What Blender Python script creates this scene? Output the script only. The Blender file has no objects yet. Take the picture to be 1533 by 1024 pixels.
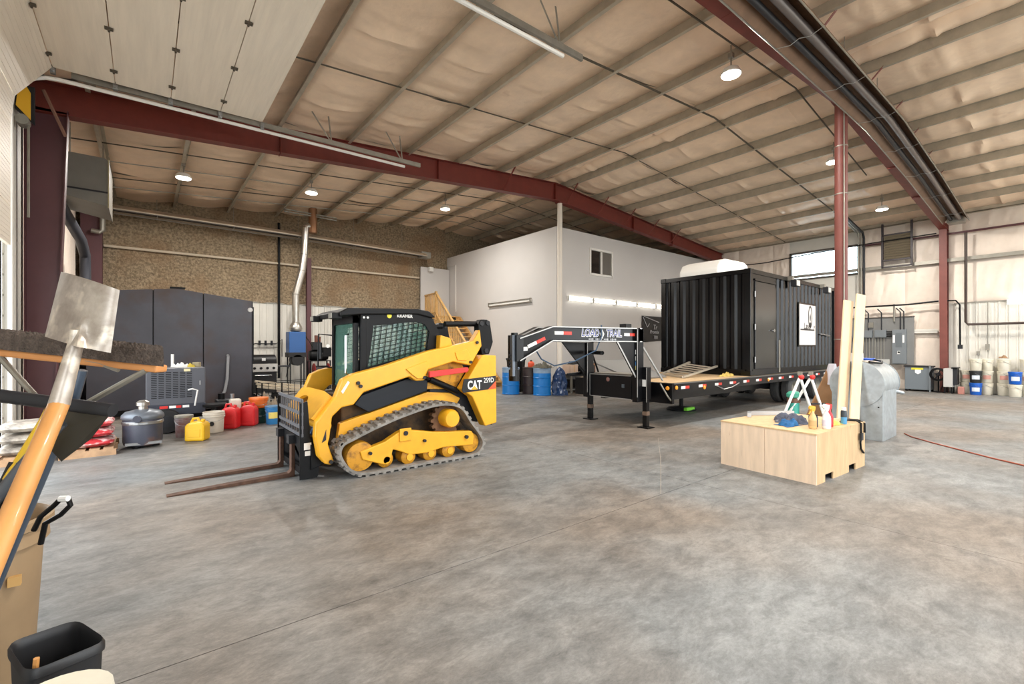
import bpy, math, random
from mathutils import Vector, Matrix, noise
random.seed(7)
SC = bpy.context.scene
COL = SC.collection
R = math.radians
# ------------------------------------------------------------------ camera
cd = bpy.data.cameras.new('camera'); cam = bpy.data.objects.new('camera', cd); COL.objects.link(cam)
cd.sensor_fit = 'HORIZONTAL'; cd.sensor_width = 36; cd.lens = 685/1533*36; cd.shift_y = 8/1533
cd.clip_start = .05; cd.clip_end = 300
cam.location = (0, 0, 1.55); cam.rotation_euler = (R(90), 0, -R(38.7))
SC.camera = cam
# ------------------------------------------------------------------ world, exposure
W = bpy.data.worlds.new('world'); SC.world = W; W.use_nodes = True
bg = W.node_tree.nodes['Background']
bg.inputs[0].default_value = (.90, .955, 1, 1); bg.inputs[1].default_value = 5.0
SC.view_settings.view_transform = 'Standard'; SC.view_settings.look = 'None'
SC.view_settings.exposure = .3; SC.view_settings.gamma = 1; SC.view_settings.use_curve_mapping = False
SC.cycles.use_denoising = True
SC.cycles.max_bounces = 10; SC.cycles.diffuse_bounces = 7; SC.cycles.glossy_bounces = 4
SC.cycles.sample_clamp_indirect = 6
SC.cycles.caustics_reflective = False; SC.cycles.caustics_refractive = False
def portal(name, loc, rot, sx, sy):
    l = bpy.data.lights.new(name, 'AREA'); l.shape = 'RECTANGLE'; l.size = sx; l.size_y = sy
    l.cycles.is_portal = True
    o = bpy.data.objects.new(name, l); COL.objects.link(o); o.location = loc; o.rotation_euler = rot

# ------------------------------------------------------------------ helpers
def lin(c):
    return tuple((v/255/12.92 if v/255 <= .04045 else ((v/255+.055)/1.055)**2.4) for v in c)
MATS = {}
def mat(name, col, rough=.5, metal=0., var=0., vs=3., bump=0., bs=30., col2=None, stretch=(1,1,1), spec=.5, emit=0., trans=0., alpha=1., coat=0., thr=(.35,.65), c3=None, c3s=8., c3t=(.6,.72), bdist=.02):
    if name in MATS: return MATS[name]
    m = bpy.data.materials.new(name); m.use_nodes = True; nt = m.node_tree; N = nt.nodes; L = nt.links
    b = N['Principled BSDF']; c = lin(col)
    b.inputs['Base Color'].default_value = (*c, 1); b.inputs['Roughness'].default_value = rough
    b.inputs['Metallic'].default_value = metal; b.inputs['Specular IOR Level'].default_value = spec
    if emit: b.inputs['Emission Color'].default_value = (*c, 1); b.inputs['Emission Strength'].default_value = emit
    if trans: b.inputs['Transmission Weight'].default_value = trans
    if alpha < 1: b.inputs['Alpha'].default_value = alpha
    if coat: b.inputs['Coat Weight'].default_value = coat; b.inputs['Coat Roughness'].default_value = .08
    tc = mp = None
    if var or col2 or bump or c3:
        tc = N.new('ShaderNodeTexCoord'); mp = N.new('ShaderNodeMapping'); mp.inputs['Scale'].default_value = stretch
        L.new(tc.outputs['Object'], mp.inputs['Vector'])
    if var or col2:
        n = N.new('ShaderNodeTexNoise'); n.inputs['Scale'].default_value = vs; n.inputs['Detail'].default_value = 6; n.inputs['Roughness'].default_value = .6
        L.new(mp.outputs[0], n.inputs['Vector'])
        r = N.new('ShaderNodeValToRGB'); r.color_ramp.elements[0].position = thr[0]; r.color_ramp.elements[1].position = thr[1]
        ca = lin(col2) if col2 else tuple(v*(1-var) for v in c)
        cb = c if col2 else tuple(min(1, v*(1+var*.6)) for v in c)
        r.color_ramp.elements[0].color = (*ca, 1); r.color_ramp.elements[1].color = (*cb, 1)
        L.new(n.outputs['Fac'], r.inputs[0]); out = r.outputs[0]
        if c3:
            n3 = N.new('ShaderNodeTexNoise'); n3.inputs['Scale'].default_value = c3s; n3.inputs['Detail'].default_value = 5
            L.new(mp.outputs[0], n3.inputs['Vector'])
            r3 = N.new('ShaderNodeValToRGB'); r3.color_ramp.elements[0].position = c3t[0]; r3.color_ramp.elements[1].position = c3t[1]
            L.new(n3.outputs['Fac'], r3.inputs[0])
            mx = N.new('ShaderNodeMixRGB'); L.new(r3.outputs[0], mx.inputs[0]); L.new(out, mx.inputs[1]); mx.inputs[2].default_value = (*lin(c3), 1); out = mx.outputs[0]
        L.new(out, b.inputs['Base Color'])
    if bump:
        n2 = N.new('ShaderNodeTexNoise'); n2.inputs['Scale'].default_value = bs; n2.inputs['Detail'].default_value = 5
        L.new(mp.outputs[0], n2.inputs['Vector'])
        bp = N.new('ShaderNodeBump'); bp.inputs['Strength'].default_value = bump; bp.inputs['Distance'].default_value = bdist
        L.new(n2.outputs['Fac'], bp.inputs['Height']); L.new(bp.outputs[0], b.inputs['Normal'])
    MATS[name] = m
    return m

class M:
    def __init__(s): s.v = []; s.f = []
    def add(s, vs, fs):
        o = len(s.v); s.v += [tuple(p) for p in vs]; s.f += [tuple(i+o for i in f) for f in fs]; return s
    def box(s, x0, x1, y0, y1, z0, z1):
        return s.add([(x0,y0,z0),(x1,y0,z0),(x1,y1,z0),(x0,y1,z0),(x0,y0,z1),(x1,y0,z1),(x1,y1,z1),(x0,y1,z1)],
                     [(0,3,2,1),(4,5,6,7),(0,1,5,4),(1,2,6,5),(2,3,7,6),(3,0,4,7)])
    def obox(s, c, sz, rot):
        c = Vector(c); q = rot.to_3x3() if hasattr(rot, 'to_3x3') else rot
        vs = [c + q @ Vector((a*sz[0]/2, b*sz[1]/2, d*sz[2]/2)) for a,b,d in ((-1,-1,-1),(1,-1,-1),(1,1,-1),(-1,1,-1),(-1,-1,1),(1,-1,1),(1,1,1),(-1,1,1))]
        return s.add(vs, [(0,3,2,1),(4,5,6,7),(0,1,5,4),(1,2,6,5),(2,3,7,6),(3,0,4,7)])
    def bar(s, p0, p1, w, d=None, up=(0,0,1)):
        p0 = Vector(p0); p1 = Vector(p1); x = (p1-p0); ln = x.length; x.normalize(); u = Vector(up)
        y = u.cross(x)
        if y.length < 1e-4: y = Vector((0,1,0)).cross(x)
        y.normalize(); z = x.cross(y)
        return s.obox((p0+p1)/2, (ln, w, d or w), Matrix((x, y, z)).transposed())
    def prism(s, pts, lo, hi, ax='y'):
        n = len(pts)
        def P(a, b, t): return (a, t, b) if ax == 'y' else ((t, a, b) if ax == 'x' else (a, b, t))
        ar = sum(pts[i][0]*pts[(i+1)%n][1]-pts[(i+1)%n][0]*pts[i][1] for i in range(n))
        flip = (ar > 0) != (ax == 'y')
        vs = [P(a, b, lo) for a, b in pts] + [P(a, b, hi) for a, b in pts]
        bot = tuple(range(n)); top = tuple(range(n, 2*n))
        fs = [bot[::-1] if flip else bot, top if flip else top[::-1]]
        for i in range(n):
            j = (i+1) % n; q = (i, j, n+j, n+i); fs.append(q if flip else q[::-1])
        return s.add(vs, fs)
    def cyl(s, p0, p1, r0, r1=None, n=14, caps=True):
        r1 = r0 if r1 is None else r1
        p0 = Vector(p0); p1 = Vector(p1); d = (p1-p0).normalized()
        a = d.orthogonal().normalized(); b = d.cross(a)
        vs = []
        for p, r in ((p0, r0), (p1, r1)):
            for i in range(n):
                t = 2*math.pi*i/n; vs.append(p + r*(math.cos(t)*a + math.sin(t)*b))
        fs = [(i, (i+1)%n, n+(i+1)%n, n+i) for i in range(n)]
        if caps: fs += [tuple(range(n))[::-1], tuple(range(n, 2*n))]
        return s.add(vs, fs)
    def tube(s, pts, r, n=8, caps=True):
        pts = [Vector(p) for p in pts]; k = len(pts); vs = []; a = None
        for i, p in enumerate(pts):
            d = (pts[min(i+1, k-1)] - pts[max(i-1, 0)]).normalized()
            a = d.orthogonal().normalized() if a is None else (a - d*a.dot(d)).normalized()
            b = d.cross(a); rr = r[i] if isinstance(r, (list, tuple)) else r
            for j in range(n):
                t = 2*math.pi*j/n; vs.append(p + rr*(math.cos(t)*a + math.sin(t)*b))
        fs = [(i*n+j, i*n+(j+1)%n, (i+1)*n+(j+1)%n, (i+1)*n+j) for i in range(k-1) for j in range(n)]
        if caps: fs += [tuple(range(n))[::-1], tuple(range((k-1)*n, k*n))]
        return s.add(vs, fs)
    def lathe(s, prof, c=(0,0,0), n=20, ax='z', cap=True):
        vs = []
        for r, z in prof:
            for i in range(n):
                t = 2*math.pi*i/n; x, y = r*math.cos(t), r*math.sin(t)
                p = (x, y, z) if ax == 'z' else ((z, x, y) if ax == 'x' else (y, z, x))
                vs.append((c[0]+p[0], c[1]+p[1], c[2]+p[2]))
        k = len(prof)
        fs = [(i*n+j, i*n+(j+1)%n, (i+1)*n+(j+1)%n, (i+1)*n+j) for i in range(k-1) for j in range(n)]
        if cap: fs += [tuple(range(n))[::-1], tuple(range((k-1)*n, k*n))]
        return s.add(vs, fs)
    def grid(s, fn, nu, nv, flip=False):
        vs = [fn(i/nu, j/nv) for i in range(nu+1) for j in range(nv+1)]
        fs = []
        for i in range(nu):
            for j in range(nv):
                q = (i*(nv+1)+j, (i+1)*(nv+1)+j, (i+1)*(nv+1)+j+1, i*(nv+1)+j+1)
                fs.append(q[::-1] if flip else q)
        return s.add(vs, fs)
    def shell(s, fn, nu, nv, th):           # a grid with thickness th (vector)
        t = Vector(th)
        s.grid(fn, nu, nv); s.grid(lambda u, v: Vector(fn(u, v)) + t, nu, nv, True)
        for fixed in (0, 1):
            s.grid(lambda u, v: Vector(fn(u, fixed)) + t*v, nu, 1, fixed == 1); s.grid(lambda u, v: Vector(fn(fixed, u)) + t*v, nv, 1, fixed == 0)
        return s
    def ball(s, c, r, n=12, k=8, sq=(1,1,1)):
        return s.lathe([(max(1e-4, r*math.sin(math.pi*i/k))*1, -r*math.cos(math.pi*i/k)*sq[2]) for i in range(k+1)], c, n)
    def obj(s, name, m, parent=None, smooth=False, bevel=0.):
        me = bpy.data.meshes.new(name); org = ORG.get(parent.name, Vector()) if parent else Vector()
        me.from_pydata([Vector(p)-org for p in s.v], [], s.f); me.update()
        o = bpy.data.objects.new(name, me); COL.objects.link(o)
        if m: me.materials.append(m)
        if smooth:
            me.polygons.foreach_set('use_smooth', [True]*len(me.polygons))
            try: me.set_sharp_from_angle(angle=R(38))
            except Exception: pass
        if bevel:
            bv = o.modifiers.new('bevel', 'BEVEL'); bv.width = bevel; bv.segments = 2; bv.limit_method = 'ANGLE'
        if parent: o.parent = parent; ORG[o.name] = org
        return o
ORG = {}
def thing(name, label, cat, loc=(0,0,0), group=None, kind=None):
    o = bpy.data.objects.new(name, None); COL.objects.link(o); o.location = loc; o.empty_display_size = .1
    ORG[o.name] = Vector(loc); tag(o, label, cat, group, kind); return o
def tag(o, label=None, cat=None, group=None, kind=None):
    if label: o['label'] = label
    if cat: o['category'] = cat
    if group: o['group'] = group
    if kind: o['kind'] = kind
    return o
def struct(o, label=None):
    o['kind'] = 'structure'
    if label: o['label'] = label
    return o
def dup(o, loc=None, rz=None, parent=None, label=None):
    c = o.copy(); COL.objects.link(c)
    if parent: c.parent = parent
    if loc is not None: c.location = loc
    if rz is not None: c.rotation_euler = (0, 0, rz)
    if label: c['label'] = label
    for ch in list(o.children): dup(ch, parent=c)
    return c
def one(m, name, mt, label, cat, group=None, smooth=False, bevel=0.):
    # a thing of one mesh, origin at its base
    xs = [p[0] for p in m.v]; ys = [p[1] for p in m.v]; zs = [p[2] for p in m.v]
    c = Vector(((min(xs)+max(xs))/2, (min(ys)+max(ys))/2, min(zs)))
    m.v = [tuple(Vector(p)-c) for p in m.v]
    o = m.obj(name, mt, None, smooth, bevel); o.location = c; ORG[o.name] = c
    return tag(o, label, cat, group)
def text(body, name, mt, loc, rot, size, parent, ext=.002, shear=0., off=0., align='CENTER', sx=1., label=None):
    cu = bpy.data.curves.new(name, 'FONT'); cu.body = body; cu.size = size; cu.extrude = ext; cu.shear = shear; cu.offset = off
    cu.align_x = align; cu.align_y = 'CENTER'; cu.resolution_u = 3
    t = bpy.data.objects.new(name, cu); COL.objects.link(t); bpy.context.view_layer.update()
    me = bpy.data.meshes.new_from_object(t); bpy.data.objects.remove(t); bpy.data.curves.remove(cu)
    q = Matrix.Translation(Vector(loc) - ORG.get(parent.name, Vector())) @ rot.to_4x4() @ Matrix.Diagonal((sx, 1, 1, 1))
    me.transform(q); me.materials.clear(); me.materials.append(mt)
    o = bpy.data.objects.new(name, me); COL.objects.link(o); o.parent = parent; ORG[o.name] = ORG.get(parent.name, Vector())
    if label: o['label'] = label
    return o
FACE_MY = Matrix(((1,0,0),(0,0,-1),(0,1,0)))    # text on a plane facing -Y, read along +X
FACE_MX = Matrix(((0,0,-1),(-1,0,0),(0,1,0)))   # text on a plane facing -X, read along -Y
def nz(x, y, z=0.): return noise.noise(Vector((x, y, z)))

# ------------------------------------------------------------------ materials
def floor_mat():
    m = bpy.data.materials.new('concrete'); m.use_nodes = True; nt = m.node_tree; N = nt.nodes; L = nt.links; b = N['Principled BSDF']
    tc = N.new('ShaderNodeTexCoord')
    def nse(scale, detail=6, rough=.6, st=(1,1,1), rz=0, dist=0):
        mp = N.new('ShaderNodeMapping'); mp.inputs['Scale'].default_value = st; mp.inputs['Rotation'].default_value = (0,0,rz)
        L.new(tc.outputs['Object'], mp.inputs[0]); n = N.new('ShaderNodeTexNoise'); n.inputs['Scale'].default_value = scale
        n.inputs['Detail'].default_value = detail; n.inputs['Roughness'].default_value = rough; n.inputs['Distortion'].default_value = dist
        L.new(mp.outputs[0], n.inputs['Vector']); return n.outputs['Fac']
    def ramp(f, a, bb, ca=(0,0,0), cb=(1,1,1)):
        r = N.new('ShaderNodeValToRGB'); r.color_ramp.elements[0].position = a; r.color_ramp.elements[1].position = bb
        r.color_ramp.elements[0].color = (*ca, 1); r.color_ramp.elements[1].color = (*cb, 1); L.new(f, r.inputs[0]); return r.outputs[0]
    def mix(f, a, bb, mode='MIX'):
        x = N.new('ShaderNodeMixRGB'); x.blend_type = mode
        for i, q in enumerate((f, a, bb)):
            if hasattr(q, 'is_linked') or hasattr(q, 'links'): L.new(q, x.inputs[i])
            elif isinstance(q, (int, float)): x.inputs[i].default_value = q
            else: x.inputs[i].default_value = (*q, 1)
        return x.outputs[0]
    big = ramp(nse(.3, 3, .5), .42, .6)
    c = mix(big, lin((123,125,125)), lin((124,115,106)))
    tro = ramp(nse(.8, 10, .72, (1, 1.5, 1), .5, .4), .3, .7)
    c = mix(tro, mix(1.0, c, (.68,.68,.68), 'MULTIPLY'), mix(1.0, c, (1.27,1.27,1.27), 'MULTIPLY'))
    mid = ramp(nse(3.6, 12, .82, (1, 1.9, 1), .75, .35), .34, .66)
    c = mix(mid, mix(1.0, c, (.56,.56,.56), 'MULTIPLY'), mix(1.0, c, (1.34,1.34,1.33), 'MULTIPLY'))
    fine = ramp(nse(26, 8, .8, (1, 2.2, 1), .9, .2), .32, .68)
    c = mix(fine, mix(1.0, c, (.8,.8,.8), 'MULTIPLY'), mix(1.0, c, (1.16,1.16,1.16), 'MULTIPLY'))
    st = ramp(nse(.8, 6, .7, (1,1.6,1), .3, .5), .56, .74)
    c = mix(st, c, mix(1.0, c, (.74,.72,.7), 'MULTIPLY'))
    sp = ramp(nse(6, 6, .7, (1, 3.6, 1), .2, .8), .66, .74)
    c = mix(sp, c, mix(1.0, c, (1.35,1.34,1.32), 'MULTIPLY'))
    L.new(c, b.inputs['Base Color'])
    rr = ramp(nse(1.1, 5, .6), .35, .7, (.42,)*3, (.62,)*3); L.new(rr, b.inputs['Roughness'])
    b.inputs['Specular IOR Level'].default_value = .38
    bp = N.new('ShaderNodeBump'); bp.inputs['Strength'].default_value = .12; bp.inputs['Distance'].default_value = .01
    L.new(nse(14, 6, .6, (1,2,1), .6), bp.inputs['Height']); L.new(bp.outputs[0], b.inputs['Normal'])
    return m
m_floor = floor_mat()
m_joint = mat('joint_filler', (92,84,76), .9)
m_ins = mat('insulation_facing', (242,216,188), .42, var=.08, vs=2.2, bump=.5, bs=5, c3=(176,136,96), c3s=1.3, c3t=(.66,.85), bdist=.03)
m_wins = mat('wall_facing', (226,212,198), .5, var=.07, vs=2, bump=.2, bs=6, bdist=.03)
m_blown = mat('brown_wall_insulation', (172,152,124), .95, col2=(110,96,76), vs=13, bump=1., bs=26, bdist=.04, c3=(136,106,76), c3s=.7, c3t=(.5,.75))
m_galv = mat('galvanised_steel', (150,146,136), .45, .55, var=.12, vs=6)
m_purlin = mat('purlin_steel', (182,172,154), .45, .25, var=.16, vs=3)
m_strap = mat('strap_steel', (88,80,68), .6, .3)
m_red = mat('red_oxide_paint', (112,44,34), .5, var=.12, vs=4)
m_redcol = mat('red_oxide_column', (120,66,58), .5, var=.14, vs=3)
m_maroon = mat('maroon_paint', (86,48,52), .5, var=.1, vs=2)
m_liner = mat('white_liner', (212,209,200), .45, var=.05, vs=1.5)
m_white = mat('white_wall', (200,197,194), .7, var=.03, vs=.6)
m_wpaint = mat('white_paint', (228,226,220), .45)
m_doorp = mat('door_panel_skin', (238,228,212), .5, var=.06, vs=2, stretch=(6,.4,6))
m_dark = mat('dark_seam', (60,46,36), .8)
m_glass = mat('window_glass', (225,238,240), .05, trans=1.)
m_black = mat('black_metal', (12,12,14), .45, spec=.22)
m_blackm = mat('black_matte', (30,30,31), .7)
m_steel = mat('steel', (160,160,160), .35, .8)
# ================================================================== STRUCTURE
XL, XRW, YB, YF, XRG = -1.65, 21.95, 19.0, -5.0, 10.6
def zr(x, top=7.0, s=.083): return top - s*abs(x-XRG)
# floor: base + slabs with open joints
fl = struct(M().box(XL-.2, XRW+.2, YF-.2, YB+.2, -.25, -.012).obj('floor', m_joint))
ORG['floor'] = Vector()
for x0, x1 in ((XL-.2, 4.9), (4.9, 10.62), (10.62, 16.3), (16.3, XRW+.2)):
    for y0, y1 in ((YF-.2, 2.78), (2.78, 10.95), (10.95, YB+.2)):
        g = .0025
        M().box(x0+(g if x0 > 0 else 0), x1-(g if x1 < 21 else 0), y0+.004, y1-.004, -.02, 0).obj('slab', m_floor, fl)
M().tube([(6.88,4.57,.001),(5.6,3.68,.001),(4.25,2.79,.001)], .003, 5).obj('chalk_line', mat('chalk', (168,160,150), .9), fl)
struct(M().box(XL-40, XRW+40, YF-40, YF-.2, -.3, -.03).box(XL-40, XL-.2, YF-.2, YB+30, -.3, -.03).obj('ground_apron', mat('bounce_ground', (206,203,196), .9, var=.1, vs=5)))  # unseen ground outside, made pale to bounce daylight up to the ceiling
# roof deck with purlins, insulation panels
roof = M()
roof.prism([(XL-.3, zr(XL-.3)+.26), (XRG, 7.26), (XRW+.3, zr(XRW+.3)+.26), (XRW+.3, zr(XRW+.3)+.34), (XRG, 7.34), (XL-.3, zr(XL-.3)+.34)], YF-.2, YB+.2)
ceil = struct(roof.obj('ceiling', m_galv)); ORG['ceiling'] = Vector()
PX = [-.76, .77, 2.3, 3.84, 5.38, 6.9, 8.42, 9.97, 11.1, 12.67, 14.2, 15.73, 17.26, 18.79, 20.32]
for x in PX:
    z = zr(x); s = 1 if x < XRG else -1
    a = [(x-.004, z), (x+.004, z), (x+.004, z+.2), (x-.004, z+.2)]
    p = M().box(x-.0035, x+.0035, YF, YB-.02, z, z+.2)
    p.box(x-(.065 if s > 0 else 0), x+(0 if s > 0 else .065), YF, YB-.02, z-.003, z+.003)
    p.box(x-(.067 if s > 0 else -.061), x-(.061 if s > 0 else -.067), YF, YB-.02, z, z+.018)
    p.box(x-(0 if s > 0 else .065), x+(.065 if s > 0 else 0), YF, YB-.02, z+.197, z+.203)
    p.obj('purlin', m_purlin, ceil)
# sagging insulation between purlins
XS = [XL-.05] + PX[:8] + [XRG] + PX[8:] + [XRW+.05]
YS = [YF, .36, 3.0, 5.6, 8.3, 11.0, 13.65, 16.3, YB]
for i in range(len(XS)-1):
    for j in range(len(YS)-1):
        x0, x1, y0, y1 = XS[i], XS[i+1], YS[j], YS[j+1]
        sd = random.random()*50
        def fn(u, v, x0=x0, x1=x1, y0=y0, y1=y1, sd=sd):
            x = x0+(x1-x0)*u; y = y0+(y1-y0)*v
            sag = .1*(4*u*(1-u))**1.25 * (.66+.34*(4*v*(1-v)))
            w = .03*nz(x*1.1+sd, y*3.1) + .02*nz(x*.8, y*8.3, sd)
            w += -.05*math.exp(-((v-.48+.05*nz(u*2, sd)-.1*(u-.5)**2)/.025)**2)*(4*u*(1-u)) - .035*math.exp(-((v-.93)/.03)**2)*(4*u*(1-u))    # lap fold
            e = min(1, 6*u, 6*(1-u))
            return (x, y, zr(x)+.205-sag+w*e)
        M().grid(fn, 10, 40, True).obj('insulation_panel', m_ins, ceil, smooth=True)
# sag straps and bridging bars (run across the purlins)
for y in (-2.3, .36, 5.5, 8.1, 13.65, 16.3):
    z0 = .03 if y in (5.5,) else .05
    M().tube([(XL, y, zr(XL)+z0), (XRG, y, 7+z0), (XRW, y, zr(XRW)+z0)], .014 if y != 5.5 else .022, 6).obj('bridging_bar', m_strap, ceil)
for y, q in ((14.9, .04), (17.2, .04)):
    M().tube([(XL, y, zr(XL)+q), (XRG, y, 7+q), (13, y, zr(13)+q)], .012, 6).obj('bridging_bar', m_galv, ceil)
M().tube([(4.5, 3.74, zr(4.5)-.03), (XRG, 3.76, 6.97), (16.2, 3.9, zr(16.2)-.03)], .016, 6).obj('conduit', m_strap, ceil)

# back gable wall
wb = struct(M().box(XL-.2, XRW+.2, YB, YB+.2, 0, 7.35).obj('wall_back', m_liner)); ORG['wall_back'] = Vector()
def bfn(u, v):
    x = XL+(XRW-XL)*u; z0 = 3.18; z1 = zr(x)+.22; z = z0+(z1-z0)*v
    return (x, YB-.07+.03*nz(x*3, z*3)+.018*nz(x*9, z*9), z)
M().grid(bfn, 150, 34).obj('blown_insulation', m_blown, wb, smooth=True)
def ribbed(x0, x1, z0, z1, place, depth=.02, pitch=.23, name='liner_panel', mt=None, parent=None, n0=0):
    # one ribbed metal sheet; place(t, d, z) -> point, d = towards the room
    prof = []; t = x0
    while t < x1-1e-6:
        for dt, d in ((0, 0), (.09, 0), (.105, depth), (.135, depth), (.15, 0), (.185, 0), (.19, depth*.3), (.2, depth*.3), (.205, 0)):
            if t+dt < x1: prof.append((t+dt, d))
        t += pitch
    prof.append((x1, 0)); m = M(); k = len(prof)
    m.add([place(a, d, z) for z in (z0, z1) for a, d in prof], [(i, i+1, k+i+1, k+i) for i in range(k-1)])
    return m.obj(name, mt or m_liner, parent)
for k in range(14):
    x0 = XL+.92*k
    if x0 > 10.9: break
    ribbed(x0, min(x0+.915, 11.2), .02, 3.2, lambda t, d, z: (t, YB-.04-d, z), parent=wb)
M().box(XL, 11.2, YB-.075, YB-.03, 3.18, 3.22).obj('liner_cap', m_galv, wb)
# right side wall
wr = struct(M().box(XRW, XRW+.2, YF-.2, 5.5, 0, 6.4).box(XRW, XRW+.2, 8.0, YB+.2, 0, 6.4).box(XRW, XRW+.2, 5.5, 8.0, 0, 4.42).box(XRW, XRW+.2, 5.5, 8.0, 5.62, 6.4).obj('wall_right', m_liner)); ORG['wall_right'] = Vector()
def wpanel(y0, y1, z0, z1, amp=1.):
    sd = random.random()*90
    def fn(u, v):
        y = y0+(y1-y0)*u; z = z0+(z1-z0)*v
        e = min(1, 5*u, 5*(1-u), 5*v, 5*(1-v))
        d = .05*(4*u*(1-u))**.5*(4*v*(1-v))**.35*amp + .045*e*amp*nz(y*7+z*1.6+sd, z*.9) + .03*e*abs(nz(y*13-z*3+sd, z*1.5))
        return (XRW-.01-d, y, z)
    M().grid(fn, 24, 18).obj('insulation_panel', m_wins, wr, smooth=True)
ys = [YF+i*1.52 for i in range(17)]
for i in range(16):
    y0, y1 = ys[i], min(ys[i+1], YB)
    for z0, z1 in ((.02, 2.1), (2.1, 3.1), (3.1, 4.55), (4.55, 5.5), (5.5, 6.32)):
        if z1 < 3.2 and y1 < 3.0: continue
        if z0 < 3 and y0 < 3.0 and z1 < 3.2:
            wpanel(3.0, y1, z0, z1); continue
        lo, hi = 5.5, 8.0
        if z1 > 4.4 and z0 < 5.7 and y0 < hi and y1 > lo:
            if y0 < lo: wpanel(y0, lo, z0, z1)
            if y1 > hi: wpanel(hi, y1, z0, z1)
            continue
        wpanel(y0, y1, z0, z1)
for k in range(9):
    y0 = 2.75-.92*k
    ribbed(y0-.915, y0, .02, 3.06, lambda t, d, z: (XRW-.06-d, t, z), parent=wr)
M().box(XRW-.085, XRW-.05, YF, 2.8, 3.05, 3.09).obj('liner_cap', m_galv, wr)
for z in (4.57, 5.5):
    if z > 5: M().box(XRW-.2, XRW-.13, YF, 5.4, z, z+.02).box(XRW-.2, XRW-.195, YF, 5.4, z-.05, z).obj('girt', m_maroon, wr)
    else: M().box(XRW-.22, XRW-.02, YF, YB, z, z+.008).box(XRW-.222, XRW-.214, YF, YB, z-.06, z).box(XRW-.222, XRW-.216, YF, YB, z, z+.06).obj('girt', m_galv, wr)
M().box(XRW-.2, XRW-.02, 3.2, YB, 2.12, 2.13).box(XRW-.2, XRW-.192, 3.2, YB, 2.06, 2.2).obj('girt', m_liner, wr)
M().box(XRW-.25, XRW-.02, YF, YB, 6.1, 6.12).box(XRW-.25, XRW-.24, YF, YB, 6.1, 6.26).obj('eave_strut', m_purlin, wr)
# clerestory window in the right wall
w2 = struct(thing('window_1', None, None, (XRW, 6.75, 4.42))); 
fr = M()
for y0, y1, z0, z1 in ((5.5,5.57,4.42,5.62),(7.93,8.0,4.42,5.62),(5.5,8.0,4.42,4.49),(5.5,8.0,5.55,5.62)): fr.box(XRW-.06, XRW+.1, y0, y1, z0, z1)
fr.obj('window_frame', mat('bronze_frame', (86,78,70), .5), w2)
M().box(XRW+.02, XRW+.03, 5.55, 7.95, 4.47, 5.57).obj('pane', m_glass, w2)
portal('daylight_clerestory', (XRW+.25, 6.75, 5.02), (0, R(90), 0), 1.2, 2.5)

# left side wall: door opening Y 4.8..9.75 and an unseen one added behind for fill daylight
DY0, DY1 = 4.75, 9.8
wl = M()
for y0, y1, z0, z1 in ((YF-.2, -4.5, 0, 6.2), (-4.5, -.2, 4.9, 6.2), (-.2, DY0, 0, 6.2), (DY0, DY1, 5.25, 6.2), (DY1, YB+.2, 0, 6.2)): wl.box(XL-.2, XL, y0, y1, z0, z1)
wl = struct(wl.obj('wall_left', m_liner)); ORG['wall_left'] = Vector()
ribbed(DY1+.02, 10.75, .02, 6.0, lambda t, d, z: (XL+.02+d, t, z), parent=wl)
for k in range(8): ribbed(11.3+.92*k, min(11.3+.92*k+.915, 18.9), .02, 6.0, lambda t, d, z: (XL+.02+d, t, z), parent=wl, mt=m_wins)
portal('daylight_side_door', (XL-.3, (DY0+DY1)/2, 1.55), (0, R(-90), 0), 3.1, DY1-DY0)
portal('fill_rear_side_opening', (XL-.3, -2.35, 2.45), (0, R(-90), 0), 4.9, 4.3)
# front gable wall behind the camera, two unseen openings added for fill daylight
wf = M(); 
for x0, x1, z0, z1 in ((XL-.2, 1.5, 0, 7.3), (1.5, 8.2, 5.2, 7.3), (8.2, 12.4, 0, 7.3), (12.4, 19.4, 5.2, 7.3), (19.4, XRW+.2, 0, 7.3)): wf.box(x0, x1, YF-.2, YF, z0, z1)
struct(wf.obj('wall_front', m_liner))
portal('fill_front_opening_a', (4.85, YF-.3, 2.6), (R(90), 0, 0), 6.7, 5.2)
portal('fill_front_opening_b', (15.9, YF-.3, 2.6), (R(90), 0, 0), 7.0, 5.2)

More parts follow.
